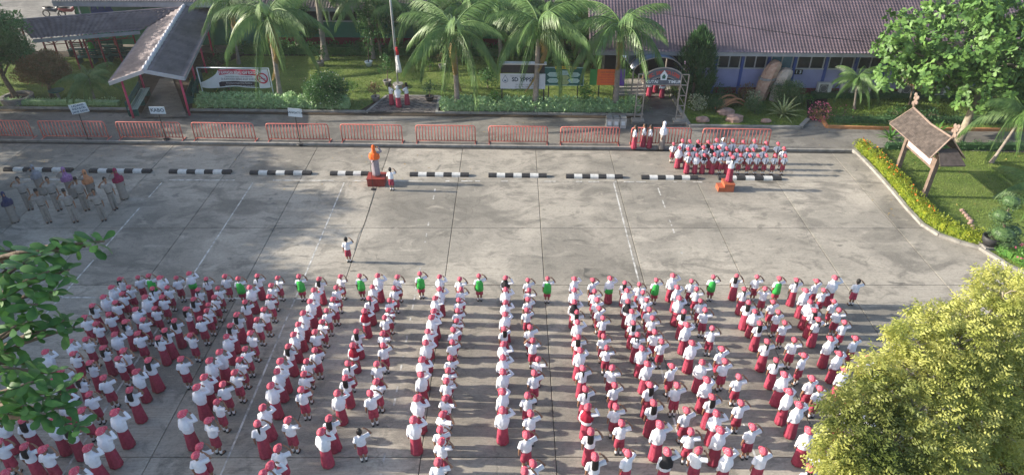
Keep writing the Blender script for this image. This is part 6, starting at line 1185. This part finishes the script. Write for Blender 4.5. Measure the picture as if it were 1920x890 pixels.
def sprig(n=6, L=0.17):
    P, A, N, K = [], [], [], []
    for i in range(n):
        t = i / (n - 1)
        for s in (-1, 1): P.append((L * t, 0, L * (.25 * t - .45 * t * t))); A.append((.5 + random.uniform(-.45, .45), s, -.12 + random.uniform(-.5, .4))); N.append((0, .1 * s, 1)); K.append(0.047 * random.uniform(.75, 1.25) * (0.65 + .6 * math.sin(math.pi * min(.97, t * .8 + .15))))
    return leaf_arrays(np.array(P), np.array(A), np.array(K), 0.023, [(0, .25), (.45, 1), (1, .1)], .25, np.array(N))
SV, SF = sprig(); nV = len(SV); outV, outF, gV, gF = [], [], [], []; wood = MB(); ttop = WD(1900, 980, 9.6) - o_; wood.tube([V3((0, 0, -.1)), V3((-.05, .05, ttop.z * .6)), ttop], [.28, .2, .13], 9)
k_ = 0
for cx_, cy_, dp, rp_ in cl_px:
    cx_ += 28 if cx_ < 1610 else 0; c_ = WD(cx_, cy_, dp) - o_; r_ = rp_ / FPX * dp * 0.92; n = int(430 * (r_ / .45) ** 2 * (0.45 + 0.8 * random.random())); P, d = ball_points(n, c_, (r_, r_, r_ * .62), .35)
    wood.tube([ttop, ttop.lerp(c_, .55) + V3((0, 0, .12)), c_], [.07, .035, .012], 6)
    for i in range(5): wood.tube([c_ - V3((0, 0, .1)), c_.lerp(V3(P[i]), .6), V3(P[i])], [.014, .009, .005], 5)
    A = unit(d * np.array([1, 1, .5]) + rng.normal(size=(n, 3)) * .45 + np.array([0, 0, .15])); Nn = unit(rng.normal(size=(n, 3)) * .35 + np.array([0, 0, 1.0])); Sx = unit(np.cross(Nn, A)); Nz = np.cross(A, Sx); sc = rng.uniform(.7, 1.15, n)
    Mx = np.stack([A, Sx, Nz], 2) * sc[:, None, None]; W_ = np.einsum('nij,vj->nvi', Mx, SV) + P[:, None, :]; gr = cx_ < 1720 and cy_ > 720 and rng.random() < .75; oV, oF = (gV, gF) if gr else (outV, outF); k_ = sum(len(q_) for q_ in oV); oV.append(W_.reshape(-1, 3)); oF.append((SF[None] + (np.arange(n) * nV)[:, None, None] + k_).reshape(-1, 4))
arr_part(T, "crown", (np.concatenate(outV), np.concatenate(outF)), l_yellow); arr_part(T, "lower_foliage", (np.concatenate(gV), np.concatenate(gF)), l_yelg); part(T, "trunk", wood, m_barkp, True)
# shade trees beyond the left side, outside the picture: one is built, the others are copies
t0 = tree("mango_tree", "dense shade tree beyond the yard's left side, first of the row", "tree", V3((0, 0, 0)), 5.6, (3.0, 2.6, 2.9), l_mango, 0.34, 0.13, 46, 1.15, 230, trunk_r=0.25, seed=31, group="shade trees beyond the left side")
row = [(-30.5, 4.5, 1.36), (-29.5, 8.2, 1.30), (-30.5, 11.6, 1.24), (-29.0, 15.0, 1.13), (-30.2, 18.4, 1.08), (-29.6, 21.6, 0.97), (-30.4, 24.8, 1.0), (-29.8, 28.0, 0.98), (-32.0, 31.4, 0.92), (-37.0, 35.2, 0.8), (-36.5, 38.8, 1.08), (-38.5, 42.2, 1.1), (-39.5, 45.8, 1.1)]
for k, (x, y, s_) in enumerate(row):
    o = t0 if k == 0 else copy_tree(t0); o.location = (x, y, 0); o.rotation_euler = (0, 0, 1.9 * k); o.scale = (s_ * 0.95,) * 2 + (s_,); o["label"] = f"dense shade tree beyond the yard's left side, {ORD[k + 1]} of the row from the near end"
ca = [WB(x_, y_, 39.2) + V3((0, 0, 0)) for x_, y_ in ((1215, 22), (1300, 34), (1400, 52), (1500, 66), (1620, 78))]; tag(link("cable", MB().tube(ca, 0.016, 5).mesh("cable", m_black, True)), "thin dark overhead cable crossing before the mauve tiled roof", "cable")
hz_ = MB().box((0, 600, 8.1), (1830, 1830, 18.7)); hz = tag(link("haze", hz_.mesh("haze", [])), kind="stuff")
mh = bpy.data.materials.new("morning_haze"); mh.use_nodes = True; n_ = mh.node_tree.nodes; n_.remove(n_["Principled BSDF"]); pv = n_.new("ShaderNodeVolumePrincipled"); pv.inputs["Density"].default_value = 0.0004; pv.inputs["Color"].default_value = (0.9, 0.93, 1.0, 1); pv.inputs["Anisotropy"].default_value = 0.2
mh.node_tree.links.new(pv.outputs[0], n_["Material Output"].inputs["Volume"]); hz.data.materials.append(mh)
print("TRIS", sum(len(o.data.loops) - 2 * len(o.data.polygons) for o in bpy.data.objects if o.type == 'MESH'), "unique", sum(len(m.loops) - 2 * len(m.polygons) for m in bpy.data.meshes), "objs", len(bpy.data.objects))
